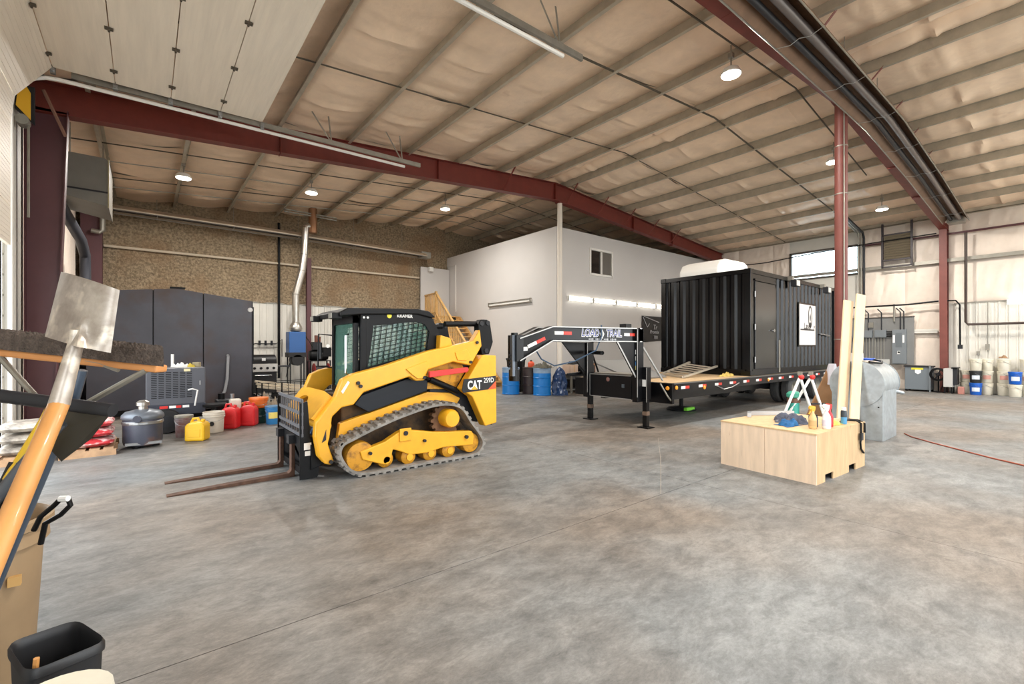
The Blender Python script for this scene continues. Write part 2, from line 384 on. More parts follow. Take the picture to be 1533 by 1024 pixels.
# steel portal frames
def frame(y, label, braces):
    t = thing('portal_frame', label, 'steel frame', (XL+.1, y, 0), 'red steel portal frames')
    ft = .012
    def side(xa, za_t, za_b, xb, zb_t, zb_b, nm):
        m = M()
        m.prism([(xa, za_b), (xb, zb_b), (xb, zb_t), (xa, za_t)], y-.006, y+.006)
        for (a, b) in ((za_t, zb_t), (za_b, zb_b)):
            m.prism([(xa, a-ft), (xb, b-ft), (xb, b), (xa, a)], y-.11, y+.11)
        return m.obj(nm, m_red, t)
    side(XL+.1, 6.02, 5.5, XRG, 7.0, 6.44, 'rafter'); side(XRG, 7.0, 6.44, XRW-.05, 6.06, 5.62, 'rafter')
    c = M().prism([(XL+.1, 0), (-1.22, 0), (-1.05, 5.6), (XL+.1, 5.6)], y-.006, y+.006)
    c.box(XL+.09, XL+.105, y-.12, y+.12, 0, 5.95); c.prism([(-1.225, 0), (-1.21, 0), (-1.035, 5.6), (-1.05, 5.6)], y-.12, y+.12)
    c.obj('column', m_maroon, t)
    c = M().prism([(XRW-.28, 0), (XRW-.08, 0), (XRW-.08, 5.8), (XRW-.45, 5.8)], y-.006, y+.006)
    c.box(XRW-.09, XRW-.078, y-.1, y+.1, 0, 5.9); c.prism([(XRW-.29, 0), (XRW-.278, 0), (XRW-.448, 5.75), (XRW-.46, 5.75)], y-.1, y+.1)
    c.obj('column', m_redcol, t)
    for x in (2.3, 6.2, XRG, 14.8, 17.5): 
        zt = zr(x); M().box(x-.006, x+.006, y-.1, y+.1, zt-.55, zt).obj('stiffener', m_red, t)
    for x in braces:
        zb = zr(x)-.53; M().bar((x, y-.09, zb), (x+.02, y-.62, zr(x)+.02), .05, .008).obj('fly_brace', m_red, t)
    return t
frame(11.0, 'red steel frame whose rafter crosses above the white pipe post', (8.42, 11.1, 12.67, 14.2, 15.73, 17.26))
frame(3.03, 'red steel frame with the long tube heater hung under its rafter', (5.38, 8.42, 11.1, 12.67, 14.2, 15.73, 17.26))
p = M().cyl((10.87, 11.0, 0), (10.87, 11.0, 6.4), .085, n=20)
t = thing('pipe_post', 'white painted pipe post standing at the office corner', 'post', (10.87, 11, 0), 'pipe posts under the ridge')
p.obj('pipe', mat('post_white', (222,214,202), .45), t, smooth=True); M().box(10.72, 11.02, 10.85, 11.15, 0, .02).obj('base_plate', m_blackm, t); M().box(10.75, 10.99, 10.9, 11.1, 6.38, 6.42).obj('cap_plate', m_red, t)
t = thing('pipe_post', 'red oxide pipe post with boards leaning against it', 'post', (10.87, 3.03, 0), 'pipe posts under the ridge')
M().cyl((10.87, 3.03, 0), (10.87, 3.03, 6.4), .11, n=20).obj('pipe', m_redcol, t, smooth=True); M().box(10.7, 11.04, 2.86, 3.2, 0, .02).obj('base_plate', m_redcol, t)
M().tube([(10.76, 2.95, z) for z in (.4, 3, 6.3)], .012, 6).obj('conduit', m_galv, t)
for z in (1.7, 4.6, 5.55): M().lathe([(.112, z), (.118, z), (.118, z+.02), (.112, z+.02)], (10.87, 3.03, 0), 20).obj('strap_band', m_galv, t)

# overhead door, rolled up under the roof
dr = struct(thing('door_1', 'cream sectional overhead door rolled up on its ceiling tracks', None, (XL, DY0, 0)))
path = [(XL+.12, 3.03), (XL+.12, 3.6), (XL+.12, 4.2), (XL+.12, 4.8), (XL+.16, 5.22), (-1.1, 5.79), (-.38, 5.80), (.34, 5.81), (1.06, 5.82), (1.74, 5.83)]
for (xa, za), (xb, zb) in zip(path[:-1], path[1:]):
    d = Vector((xb-xa, zb-za)); n = Vector((-d.y, d.x)).normalized()*.045; g = d.normalized()*.006
    o = M().prism([(xa+g.x, za+g.y), (xb-g.x, zb-g.y), (xb-g.x+n.x, zb-g.y+n.y), (xa+g.x+n.x, za+g.y+n.y)], DY0+.05, DY1-.05).obj('door_panel', m_doorp, dr)
    # narrow rolled flutes on the room side face
    k = max(3, int(d.length/.06)); fl_ = M()
    for q in range(1, k):
        c = Vector((xa, za))+d*(q/k); w = d.normalized()*.006; u = -n.normalized()*.003
        fl_.prism([(c.x-w.x, c.y-w.y), (c.x+w.x, c.y+w.y), (c.x+w.x+u.x, c.y+w.y+u.y), (c.x-w.x+u.x, c.y-w.y+u.y)], DY0+.08, DY1-.08)
    fl_.obj('flute', m_doorp, o)
    for y in (5.6, 6.85, 8.1, 9.3):
        if -1.2 < xb < 1.5: M().obox((xb, y, zb-.015), (.09, .05, .025), Matrix.Identity(3)).cyl((xb, y-.04, zb-.03), (xb, y+.04, zb-.03), .014, n=8).obj('hinge', m_strap, o)
for y, s in ((DY1+.06, 1), (DY0-.06, -1)):
    pts = [(XL+.1, y, 0), (XL+.1, y, 4.95)] + [(XL+.1+.5*(1-math.cos(a)), y, 5.12+.55*math.sin(a)) for a in [R(q) for q in range(0, 91, 15)]] + [(4.7, y, 5.75)]
    M().tube(pts, .03, 8).obj('door_track', m_wpaint, dr, smooth=True)
    M().box(XL+.02, XL+.025, y-.06, y+.06, 0, 5.0).box(XL+.02, XL+.1, y+s*.06, y+s*.066, 0, 5.0).obj('track_angle', m_wpaint, dr)
    M().prism([(-.9, 5.74), (5.1, 5.83), (5.1, 5.92), (-.9, 5.83)], y-.02, y+.02).obj('perforated_angle', m_galv, dr)
    for z in [.3*i+.2 for i in range(15)]: M().box(XL+.026, XL+.03, y-.012, y+.012, z, z+.03).obj('bolt_slot', m_dark, dr)
    for x, top in ((2.95, 6.4), (4.55, 6.45)):
        for dx in (-.28, .05): M().bar((x+dx, y+.05, top), (x+.1, y, 5.84), .03, .006, up=(0,1,0)).obj('hanger_strap', m_galv, dr)
for x in path[5:]: 
    M().box(x[0]-.03, x[0]+.03, DY1-.02, DY1+.05, 5.72, 5.84).cyl((x[0], DY1-.05, 5.76), (x[0], DY1+.07, 5.76), .02, n=10).obj('roller', m_steel, dr)
M().cyl((XL+.2, DY0-.2, 5.62), (XL+.2, DY1+.3, 5.62), .02, n=10).obj('torsion_shaft', m_steel, dr)

# office block (mezzanine) walls inside the hall
XM, YM, ZM = 11.2, 11.5, 5.78
wm = struct(M().box(XM, XM+.14, YM, 18.15, 0, ZM).box(XM, XM+.14, 18.15, YB, 3.0, 3.2).box(XM, XM+.14, 18.15, YB-.02, 5.35, ZM).obj('wall_office_left', m_white)); ORG['wall_office_left'] = Vector()
M().box(XM+.03, XM+.08, 18.15, YB-.02, 3.2, 5.35).obj('office_door', m_white, wm)
M().box(9.72, 11.2, 18.72, 18.8, 1.2, 5.2).obj('return_panel', m_white, wm)
wm2 = M()
WX0, WX1, WZ0, WZ1 = 12.95, 14.2, 4.3, 5.22
for x0, x1, z0, z1 in ((XM+.14, WX0, 0, ZM), (WX0, WX1, 0, WZ0), (WX0, WX1, WZ1, ZM), (WX1, XRW-.3, 0, ZM)): wm2.box(x0, x1, YM, YM+.14, z0, z1)
wm2 = struct(wm2.obj('wall_office_right', m_white)); ORG['wall_office_right'] = Vector()
struct(M().box(XM+.14, XRW-.1, YM+.14, YB-.1, 2.95, 3.1).obj('floor_office', m_white))
w1 = struct(thing('window_2', 'sliding window with a white frame high in the office wall', None, (13.57, YM, WZ0)))
f = M()
for x0, x1, z0, z1 in ((WX0-.05, WX0+.03, WZ0-.05, WZ1+.05), (WX1-.03, WX1+.05, WZ0-.05, WZ1+.05), (WX0, WX1, WZ0-.05, WZ0+.03), (WX0, WX1, WZ1-.03, WZ1+.05), (13.54, 13.61, WZ0, WZ1)): f.box(x0, x1, YM-.03, YM+.06, z0, z1)
f.obj('window_frame', m_wpaint, w1)
M().box(WX0+.02, 13.55, YM+.03, YM+.034, WZ0+.02, WZ1-.02).obj('pane', mat('dark_pane', (40,34,32), .08, spec=.6), w1)
M().box(13.6, WX1-.02, YM+.015, YM+.019, WZ0+.02, WZ1-.02).obj('pane', mat('screen_pane', (96,90,82), .4), w1)
struct(M().box(XM-.02, XM, YM, 18.15, 0, .12).obj('baseboard_office_left', m_wpaint)); struct(M().box(XM, 19.9, YM-.02, YM, 0, .12).obj('baseboard_office_right', m_wpaint))

# ------------------------------------------------------------------ lamps
m_led = mat('led_lens', (255,252,245), .4, emit=14)
def highbay(x, y, label):
    z = zr(x)-.36
    t = thing('high_bay_lamp', label, 'ceiling lamp', (x, y, z), 'round high bay lamps')
    hs = M().lathe([(.05, .12), (.13, .1), (.17, .03), (.17, 0)], (x, y, z), 24).obj('housing', m_wpaint, t, smooth=True)
    M().lathe([(.001, -.004), (.155, -.004), (.155, -.012), (.001, -.018)], (x, y, z), 24).obj('lens', m_led, hs, smooth=True)
    M().tube([(x, y, z+.12), (x, y, z+.60)], .012, 6).box(x-.04, x+.04, y-.04, y+.04, z+.3, z+.38).obj('hanger', m_galv, t)
    l = bpy.data.lights.new('high_bay_light', 'AREA'); l.shape = 'DISK'; l.size = .3; l.energy = LAMP; l.color = (1, .95, .88)
    o = bpy.data.objects.new('high_bay_light', l); COL.objects.link(o); o.parent = t; o.location = (0, 0, -.03)
LAMP = 215
for x, y, s in ((8.2, 3.95, 'lit high bay lamp beside the tube heater left of the red post'), (13.95, 4.05, 'lit high bay lamp just behind the red pipe post'), (18.5, 4.05, 'lit high bay lamp above the louvred wall fan'),
             (.75, 14.2, 'lit high bay lamp over the black gabled enclosure'), (3.8, 14.15, 'lit high bay lamp beside the galvanised flue'), (8.3, 14.15, 'lit high bay lamp near the office wall and stair'),
             (3.5, 1.2, 'unseen high bay lamp, added over the front bay'), (8.2, -1.5, 'unseen high bay lamp, added near the front opening'), (14, -1.5, 'unseen high bay lamp, added over the open front floor'), (19, -1.5, 'unseen high bay lamp, added by the front right corner')):  # last four hang out of view, added for ambient light
    highbay(x, y, s)
def tube_light(name, p0, p1, lit, label, nrm):
    t = thing(name, label, 'wall light', p0, 'fluorescent fixtures on the office walls'); p0 = Vector(p0); p1 = Vector(p1); n = Vector(nrm)
    c = (p0+p1)/2+n*.03; d = (p1-p0).normalized(); q = Matrix((d, n, Vector((0,0,1)))).transposed()
    ch = M().obox(c, ((p1-p0).length, .06, .1), q).obj('channel', m_wpaint, t)
    for dz in (-.06, .06): M().cyl(p0+n*.08+d*.03+Vector((0,0,dz)), p1+n*.08-d*.03+Vector((0,0,dz)), .02, n=10).obj('tube', mat('lit_tube', (255,250,238), .4, emit=3.6) if lit else m_galv, t)
    for e, s in ((p0, 1), (p1, -1)): M().obox(e+n*.06+d*s*.012, (.02, .09, .18), q).obj('end_cap', m_wpaint if lit else m_galv, ch)
for i in range(5): tube_light('fluorescent_light', (11.72+1.33*i, YM, 3.3), (11.72+1.33*i+1.27, YM, 3.3), True, ('first', 'second', 'third', 'fourth', 'fifth')[i]+' lit fluorescent strip from the white pipe post on the office wall', (0,-1,0))
tube_light('fluorescent_light', (XM, 15.45, 3.3), (XM, 12.8, 3.3), False, 'unlit fluorescent strip on the office wall facing the stair side', (-1,0,0))
tube_light('fluorescent_light', (XRW-.08, 1.55, 3.02), (XRW-.08, .2, 3.02), True, 'lit fluorescent strip above the paint buckets', (-1,0,0))
# ================================================================== COMPACT TRACK LOADER
m_yel = mat('loader_yellow', (236,172,36), .42, var=.08, vs=5, coat=.2)
m_yeld = mat('worn_yellow', (206,146,34), .55, col2=(120,78,30), vs=9, thr=(.3,.5))
m_rub = mat('track_rubber', (140,136,130), .85, var=.4, vs=7)
m_tint = mat('tinted_glass', (110,158,142), .05, alpha=.3, spec=.7)
m_red2 = mat('signal_red', (214,50,44), .45)
m_orange = mat('orange_decal', (226,84,40), .5)
m_decal = mat('decal_black', (20,20,22), .35)
m_wtxt = mat('white_print', (240,240,238), .5)
m_chrome = mat('chrome', (210,210,210), .15, 1.)
m_charc = mat('charcoal', (36,37,41), .5, spec=.35)
def ring(outer, inner, y0, y1):
    m = M(); n = len(outer)
    vs = [(a, y0, b) for a, b in outer] + [(a, y0, b) for a, b in inner] + [(a, y1, b) for a, b in outer] + [(a, y1, b) for a, b in inner]
    fs = []
    for i in range(n):
        j = (i+1) % n
        fs += [(i, j, n+j, n+i), (2*n+j, 2*n+i, 3*n+i, 3*n+j), (j, i, 2*n+i, 2*n+j), (n+i, n+j, 3*n+j, 3*n+i)]
    return m.add(vs, fs)
def catmull(P, k):
    out = []; n = len(P)
    for i in range(n):
        p0, p1, p2, p3 = (Vector(P[(i+q) % n]) for q in (-1, 0, 1, 2))
        for s in range(k):
            t = s/k; out.append(.5*((2*p1) + (p2-p0)*t + (2*p0-5*p1+4*p2-p3)*t*t + (3*p1-p0-3*p2+p3)*t**3))
    return out
YC = 6.2
ld = thing('track_loader', 'yellow compact track loader with black cab and rubber tracks', 'loader', (2.8, YC, 0))
def both(fn):
    for s in (-1, 1): fn(s, lambda a, b: (YC+s*a, YC+s*b) if s > 0 else (YC-b, YC-a))
def ld_side(s, rng):
    yo, yi = .84, .52
    # rubber track
    P = [(1.77,.44),(1.91,.505),(2.19,.61),(2.55,.72),(2.97,.81),(3.28,.80),(3.46,.71),(3.59,.53),(3.74,.34),(3.81,.19),(3.74,.05),(3.59,.0),(3.12,.0),(2.55,.0),(2.08,.0),(1.90,.05),(1.78,.17),(1.72,.32)]
    Q = catmull(P, 10); n = len(Q)
    nor = []
    for i in range(n):
        d = (Q[(i+1) % n]-Q[i-1]).normalized(); nor.append(Vector((-d.y, d.x)))
    cen = Vector((2.75, .35))
    nor = [v if (Q[i]-cen).dot(v) > 0 else -v for i, v in enumerate(nor)]
    y0, y1 = rng(yi, yo)
    o_ = [Q[i]-nor[i]*.022 for i in range(n)]; i_ = [Q[i]-nor[i]*.05 for i in range(n)]
    b = ring([tuple(p) for p in o_][::-1], [tuple(p) for p in i_][::-1], y0, y1)
    acc = 0; last = None
    for i in range(n):
        if last is None or (Q[i]-last).length > .085:
            last = Q[i]; d = Vector((nor[i].y, -nor[i].x))
            if (Q[i]-nor[i]*.0).y < .012: pass
            for k in range(3):
                a = y0+(y1-y0)*(k*.34+.01); e = a+(y1-y0)*.30; sh = .02 if k % 2 else 0
                c = Q[i]-nor[i]*.024+d*sh; w = d*.026; u = nor[i]*.024
                q = [c-w, c+w, c+w*.75+u, c-w*.75+u]
                b.prism([(max(p.x, 0), max(p.y, 0)) for p in q], a, e)
    tr = b.obj('track', m_rub, ld)
    yf0, yf1 = rng(.70, .80)
    M().prism([(2.0,.3),(2.31,.38),(2.5,.48),(2.58,.50),(2.7,.48),(3.02,.42),(3.6,.37),(3.64,.3),(3.62,.17),(3.3,.19),(3.14,.2),(2.9,.16),(2.65,.17),(2.5,.24),(2.42,.27),(2.38,.12),(2.3,.1),(2.03,.2)], yf0, yf1).obj('track_frame', m_yel, ld, bevel=.012)
    ef = yf1 if s > 0 else yf0
    M().box(2.5, 2.66, min(ef, ef+s*.02), max(ef, ef+s*.02), .36, .52).obj('frame_boss', m_yel, ld, bevel=.006)
    for x, z, r_ in ((2.58,.46,.03),(2.85,.33,.02),(3.5,.3,.025),(2.12,.27,.02)): M().cyl((x, ef, z), (x, ef+s*.035, z), r_, n=12).obj('frame_bolt', m_charc, ld)
    yk0, yk1 = rng(.54, .78)
    for x, z, r in ((2.34,.15,.1),(2.65,.14,.1),(2.96,.14,.1),(3.25,.14,.1)):
        w = M().lathe([(.02, yk0-.0), (r*.6, yk0), (r, yk0+.03), (r, yk1-.03), (r*.7, yk1), (.02, yk1)], (x, 0, z), 18, 'y').obj('track_roller', m_yeld, ld, smooth=True)
        e = yk1 if s > 0 else yk0
        M().cyl((x, e, z), (x, e+s*.02, z), r*.45, n=12).obj('hub', m_yel, w)
    for x, z, r in ((2.02,.235,.18),(3.6,.2,.14)):
        w = M().lathe([(r*.55, yk0), (r*.95, yk0+.01), (r, yk0+.04), (r, yk1-.04), (r*.95, yk1-.01), (r*.55, yk1)], (x, 0, z), 24, 'y').obj('idler_wheel', m_yeld, ld, smooth=True)
        M().lathe([(.01, yk0+.03), (r*.5, yk0+.03), (r*.5, yk1-.03), (.01, yk1-.03)], (x, 0, z), 16, 'y').obj('hub', m_yel, w)
    # drive sprocket and final drive
    sp = M(); ys0, ys1 = rng(.6, .68)
    for k in range(16):
        a = 2*math.pi*k/16; sp.prism([(3.25+.2*math.cos(a+q), .55+.2*math.sin(a+q)) if abs(q) > .1 else (3.25+.235*math.cos(a+q), .55+.235*math.sin(a+q)) for q in (-.14, -.07, .07, .14)], ys0, ys1)
    sp.cyl((3.25, ys0, .55), (3.25, ys1, .55), .2, n=32)
    so = sp.obj('drive_sprocket', mat('sprocket_steel', (110,80,56), .8, var=.3, vs=14), ld)
    yh0, yh1 = rng(.5, .86)
    M().lathe([(.14, yh0), (.125, yh1-.04), (.105, yh1), (.01, yh1)] if s > 0 else [(.01, yh0), (.105, yh0), (.125, yh0+.04), (.125, yh1)], (3.25, 0, .58), 24, 'y').obj('final_drive', m_yel, so, smooth=True)
    # lift arm
    ya0, ya1 = rng(.60, .73)
    M().prism([(3.79,1.81),(3.67,1.64),(2.95,1.5),(2.34,1.32),(1.95,1.23),(1.82,1.17),(1.74,.97),(1.52,.69),(1.51,.52),(1.55,.29),(1.62,.2),(1.69,.18),(1.72,.22),(1.65,.43),(1.67,.5),(1.70,.74),(1.81,.84),(1.95,.86),(2.07,1.0),(2.68,1.17),(2.77,1.11),(2.89,1.11),(2.95,1.25),(3.34,1.35),(3.63,1.29),(3.82,1.57)], ya0, ya1).obj('lift_arm', m_yel, ld, bevel=.015)
    e = ya1 if s > 0 else ya0
    M().prism([(2.62,1.27),(2.93,1.37),(2.95,1.28),(2.86,1.14),(2.78,1.14),(2.7,1.2)], min(e, e+s*.02), max(e, e+s*.02)).obj('arm_boss', m_yel, ld, bevel=.006)
    arm_pl = M().prism([(3.36,1.48),(3.56,1.52),(3.62,1.42),(3.55,1.36),(3.4,1.37)], min(e, e+s*.015), max(e, e+s*.015))
    arm_pl.obj('arm_boss', m_yel, ld, bevel=.006)
    for x, z in ((2.88,1.15),(3.62,1.34),(3.73,1.62),(1.68,.22),(2.0,1.12),(2.03,1.08)): M().cyl((x, e, z), (x, e+s*.025, z), .022, n=12).obj('pin', m_charc, ld)
    # rear upright with tail panel
    yr0, yr1 = rng(.58, .745)
    M().prism([(4.07,1.43),(4.08,.43),(3.87,.40),(3.65,.84),(3.47,.96),(3.63,1.18),(3.82,1.44)], yr0, yr1).obj('rear_upright', m_yel, ld, bevel=.015)
    yq0, yq1 = rng(.55, .68)
    lk = M().prism([(3.80,1.9),(3.85,1.96),(3.96,1.96),(4.01,1.9),(4.06,1.63),(3.99,1.45),(3.86,1.44),(3.80,1.72)], yq0, yq1).obj('link', m_black, ld, bevel=.01)
    for x, z in ((3.85,1.9),(3.96,1.91),(3.93,1.5)): M().cyl((x, yq0-.015, z), (x, yq1+.015, z), .035, n=14).obj('pin', m_charc, lk)
    ym = YC+s*.58
    M().cyl((3.05, ym, 1.11), (3.5, ym, .92), .045, n=12).cyl((2.85, ym, 1.19), (3.05, ym, 1.11), .025, n=10).obj('lift_cylinder', m_black, ld, smooth=True)
    M().cyl((3.3, YC+s*.56, 1.88), (3.9, YC+s*.56, 1.9), .04, n=12).obj('top_link_bar', m_black, ld, smooth=True)
    M().prism([(1.82,.40),(1.85,.62),(3.04,.93),(3.40,.90),(3.58,.81),(3.5,.7),(3.1,.76),(2.5,.6)], *rng(.44, .53)).obj('side_frame', m_yel, ld, bevel=.01)
    M().prism([(2.95,.98),(3.48,.95),(3.65,1.2),(3.6,1.3),(3.3,1.38),(2.95,1.26)], *rng(.5, .55)).obj('inner_plate', m_yeld, ld, bevel=.006)
    M().prism([(2.02,.84),(2.11,.95),(2.76,1.14),(3.04,1.1),(3.02,.95),(2.2,.73)], *rng(.5, .56)).obj('side_cover', mat('dark_cover', (18,22,30), .35, spec=.3), ld, bevel=.008)
    if s < 0:
        M().prism([(2.94,1.15),(3.53,1.2),(3.56,1.23),(3.54,1.27),(2.94,1.23)], YC-.79, YC-.745).obj('arm_stop_bar', m_red2, ld, bevel=.006)
        yd = YC-.749
        M().prism([(3.5,1.1),(4.06,1.13),(4.06,.94),(3.49,.91),(3.47,.95)], yd, yd+.01).obj('decal', m_decal, ld)
        M().prism([(3.92,.935),(4.06,.94),(4.06,1.05)], yd-.002, yd+.005).obj('decal_flash', m_orange, ld)
        text('CAT', 'lettering', m_wtxt, (3.68, yd-.001, 1.005), FACE_MY, .17, ld, off=.005, sx=.72)
        M().prism([(3.615,.945),(3.735,.945),(3.675,1.0)], yd-.006, yd-.002).obj('logo_triangle', m_yel, ld)
        text('259D', 'lettering', m_wtxt, (3.93, yd-.001, 1.065), FACE_MY, .1, ld, off=0, sx=.82)
        M().prism([(1.58,.45),(1.63,.6),(1.63,.48)], YC-.735, YC-.73).obj('arm_mark', m_decal, ld)
        M().prism([(1.80,1.03),(1.88,1.15),(1.90,1.13),(1.82,1.0)], YC-.735, YC-.729).obj('arm_label', m_wtxt, ld)
both(ld_side)
# chassis core, engine housing
M().box(1.9, 3.9, YC-.42, YC+.42, .24, .95).obj('chassis', mat('grimy_chassis', (96,72,44), .8, col2=(44,36,30), vs=6), ld, bevel=.02)
M().prism([(3.1,.9),(3.1,1.5),(3.6,1.55),(4.0,1.46),(4.09,1.38),(4.1,.48),(3.9,.42)], YC-.49, YC+.49).obj('engine_housing', m_charc, ld, bevel=.02)
M().box(4.08, 4.13, YC-.55, YC+.55, .5, 1.35).obj('rear_door', m_yel, ld, bevel=.015)
M().prism([(3.18,1.42),(3.2,1.72),(3.36,1.68),(3.4,1.55),(3.62,1.58),(3.66,1.45)], YC-.62, YC-.5).obj('rear_bracket', m_yel, ld, bevel=.01)
M().tube([(4.1, YC-.45, .40), (4.2, YC-.45, .36), (4.2, YC-.2, .36)], .012, 6).obj('tow_hook', m_charc, ld)
# cross member between the arms, with an oval opening
cm = M()
ctr = Vector((1.63, .83)); ax = Vector((.22, .28)).normalized(); hn = Vector((ax.y, -ax.x))
def cmp(u, v, t): q = ctr+ax*u+hn*t; return (q.x, YC+v, q.y)
NN = 24; outer = []; inner = []
for k in range(NN):
    a = 2*math.pi*k/NN; c, s_ = math.cos(a), math.sin(a); w = max(abs(c)/.62, abs(s_)/.2); outer.append((s_/w, c/w)); inner.append((.085*s_, .2*c+.18))
vs = [cmp(u, v, t) for t in (0, -.04) for L_ in (outer, inner) for u, v in L_]
fs = []
for i in range(NN):
    j = (i+1) % NN; fs += [(i, NN+i, NN+j, j), (2*NN+i, 2*NN+j, 3*NN+j, 3*NN+i), (NN+i, 3*NN+i, 3*NN+j, NN+j), (i, j, 2*NN+j, 2*NN+i)]
cm.add(vs, fs).obj('front_cross_member', m_yel, ld)
M().cyl((1.66, YC-.6, .62), (1.66, YC+.6, .62), .07, n=16).obj('torque_tube', m_yel, ld, smooth=True)
for s in (-.28, .28): M().cyl((1.75, YC+s, .75), (1.56, YC+s, .42), .04, n=12).cyl((1.56, YC+s, .42), (1.5, YC+s, .3), .024, n=10).obj('tilt_cylinder', mat('cyl_blue', (40,66,96), .3, .5), ld, smooth=True)
M().box(1.46, 1.56, YC-.55, YC+.55, .12, .5).obj('coupler', m_black, ld, bevel=.01)
for s in (-.52, .52): M().prism([(1.5,.12),(1.72,.2),(1.74,.28),(1.68,.3),(1.5,.42)], YC+s-.07, YC+s+.07).obj('coupler_ear', m_black, ld, bevel=.008)
# cab
CO = [(2.13,1.0),(2.12,1.57),(2.17,1.97),(2.9,2.03),(3.13,1.97),(3.27,1.72),(3.4,1.3),(2.9,1.15)]
CI = [(2.21,1.30),(2.25,1.52),(2.29,1.83),(2.9,1.90),(3.02,1.87),(3.09,1.77),(3.05,1.50),(2.9,1.46)]
def inpoly(lines, poly):
    out = []
    for (px, pz), (dx, dz) in lines:
        ts = []
        for i in range(len(poly)):
            a, b = poly[i], poly[(i+1) % len(poly)]; ex, ez = b[0]-a[0], b[1]-a[1]; den = dx*ez-dz*ex
            if abs(den) < 1e-9: continue
            t = ((a[0]-px)*ez-(a[1]-pz)*ex)/den; u = ((a[0]-px)*dz-(a[1]-pz)*dx)/den
            if 0 <= u < 1: ts.append(t)
        ts.sort()
        for k in range(0, len(ts)-1, 2): out.append(((px+dx*ts[k], pz+dz*ts[k]), (px+dx*ts[k+1], pz+dz*ts[k+1])))
    return out
for s in (-1, 1):
    ya, yb = (YC-.5, YC-.45) if s < 0 else (YC+.45, YC+.5)
    ring(CO[::-1], CI[::-1], ya, yb).obj('cab_side_frame', m_black, ld)
    M().prism(CI, YC+s*.47-.003, YC+s*.47+.003).obj('side_window', m_tint, ld)
    g = M(); L_ = []
    for k in range(16): L_.append(((2.1+k*.075, 1.2), (.12, 1.)))
    for k in range(20): L_.append(((2.1, 1.1+k*.055), (1., .22)))
    for a, b in inpoly(L_, CI): g.bar((a[0], YC+s*.49, a[1]), (b[0], YC+s*.49, b[1]), .009)
    g.obj('window_guard', m_black, ld)
rf = M().prism([(1.86,1.93),(1.86,1.99),(1.95,2.04),(2.9,2.075),(3.08,2.05),(3.18,1.97),(3.1,1.96),(2.9,2.0),(2.1,1.96)], YC-.53, YC+.53).obj('cab_roof', m_black, ld, bevel=.015)
text('KRAMER', 'lettering', m_wtxt, (2.72, YC-.502, 1.968), FACE_MY, .06, ld, off=.001)
M().lathe([(.001,-.004),(.032,-.004),(.032,0),(.001,0)], (2.5, YC-.503, 1.965), 16, 'y').obj('badge', mat('badge_yellow', (226,214,60), .5), ld)
for x in (2.16, 2.21): M().lathe([(.001,-.004),(.014,-.004),(.014,0),(.001,0)], (x, YC-.503, 1.93), 12, 'y').obj('bolt_cap', m_wtxt, ld)
for y in (YC-.47, YC+.47): M().box(2.12, 2.2, y-.035, y+.035, 1.0, 1.97).obj('front_pillar', m_black, ld, bevel=.01)
fd = M().prism([(2.08,1.0),(2.09,1.93),(2.1,1.93),(2.1,1.0)], YC-.45, YC+.45).obj('front_door_glass', m_tint, ld)
M().box(2.06, 2.11, YC-.45, YC-.38, 1.0, 1.95).box(2.06, 2.11, YC+.38, YC+.45, 1.0, 1.95).box(2.06, 2.11, YC-.45, YC+.45, 1.86, 1.95).box(2.06, 2.11, YC-.45, YC+.45, .95, 1.02).obj('door_frame', m_black, fd)
M().tube([(2.04, YC-.3, 1.2), (2.0, YC-.3, 1.22), (2.0, YC-.3, 1.7), (2.04, YC-.3, 1.72)], .012, 6).obj('door_handle', m_chrome, fd)
M().prism([(3.12,1.95),(3.14,1.95),(3.36,1.4),(3.34,1.4)], YC-.42, YC+.42).obj('rear_window', m_tint, ld)
M().box(2.1, 3.3, YC-.46, YC+.46, .95, 1.05).obj('cab_floor', m_blackm, ld)
M().prism([(2.62,1.05),(2.62,1.28),(2.98,1.24),(3.06,1.78),(3.16,1.78),(3.14,1.05)], YC-.24, YC+.24).obj('seat', m_charc, ld, bevel=.03)
for s in (-.36, .36): M().box(2.45, 3.0, YC+s-.06, YC+s+.06, 1.05, 1.38).obj('armrest', m_charc, ld, bevel=.02); M().tube([(2.5, YC+s, 1.38), (2.45, YC+s, 1.55)], .02, 8).obj('joystick', m_black, ld)
for s in (-.4, .4):
    M().box(1.78, 1.9, YC+s-.07, YC+s+.07, 1.9, 1.98).obj('work_light', m_black, ld, bevel=.01); M().box(1.77, 1.782, YC+s-.055, YC+s+.055, 1.91, 1.97).obj('lamp_lens', m_galv, ld)
mr = M().tube([(2.1, YC+.52, 1.72), (1.93, YC+.62, 1.74), (1.92, YC+.62, 1.28), (2.1, YC+.52, 1.26)], .012, 6).obj('mirror_bracket', m_black, ld)
M().box(1.93, 1.96, YC+.55, YC+.69, 1.38, 1.62).obj('mirror', m_charc, mr, bevel=.01)

# pallet fork attachment
pf = thing('pallet_fork', 'black pallet fork carriage with two rusty steel tines on the floor', 'fork attachment', (1.3, YC, 0))
for s in (-1, 1):
    y = YC+s*.56
    M().prism([(1.385,.9),(1.47,.92),(1.5,.5),(1.6,.12),(1.58,.02),(1.385,.02)], y-.008, y+.008).obj('side_plate', m_black, pf)
bk = M()
for z in (.93, .78, .62, .53): bk.box(1.40, 1.425, YC-.57, YC+.57, z-.018, z+.018)
for k in range(11): bk.box(1.405, 1.42, YC-.57+.114*k-.009, YC-.57+.114*k+.009, .52, .94)
bk.obj('load_guard', mat('worn_grey_steel', (96,98,104), .5, .4), pf)
M().box(1.40, 1.45, YC-.57, YC+.57, .40, .5).box(1.40, 1.45, YC-.57, YC+.57, .08, .16).obj('carriage_rail', m_black, pf)
m_tine = mat('rusty_tine', (96,70,56), .75, .3, var=.35, vs=10)
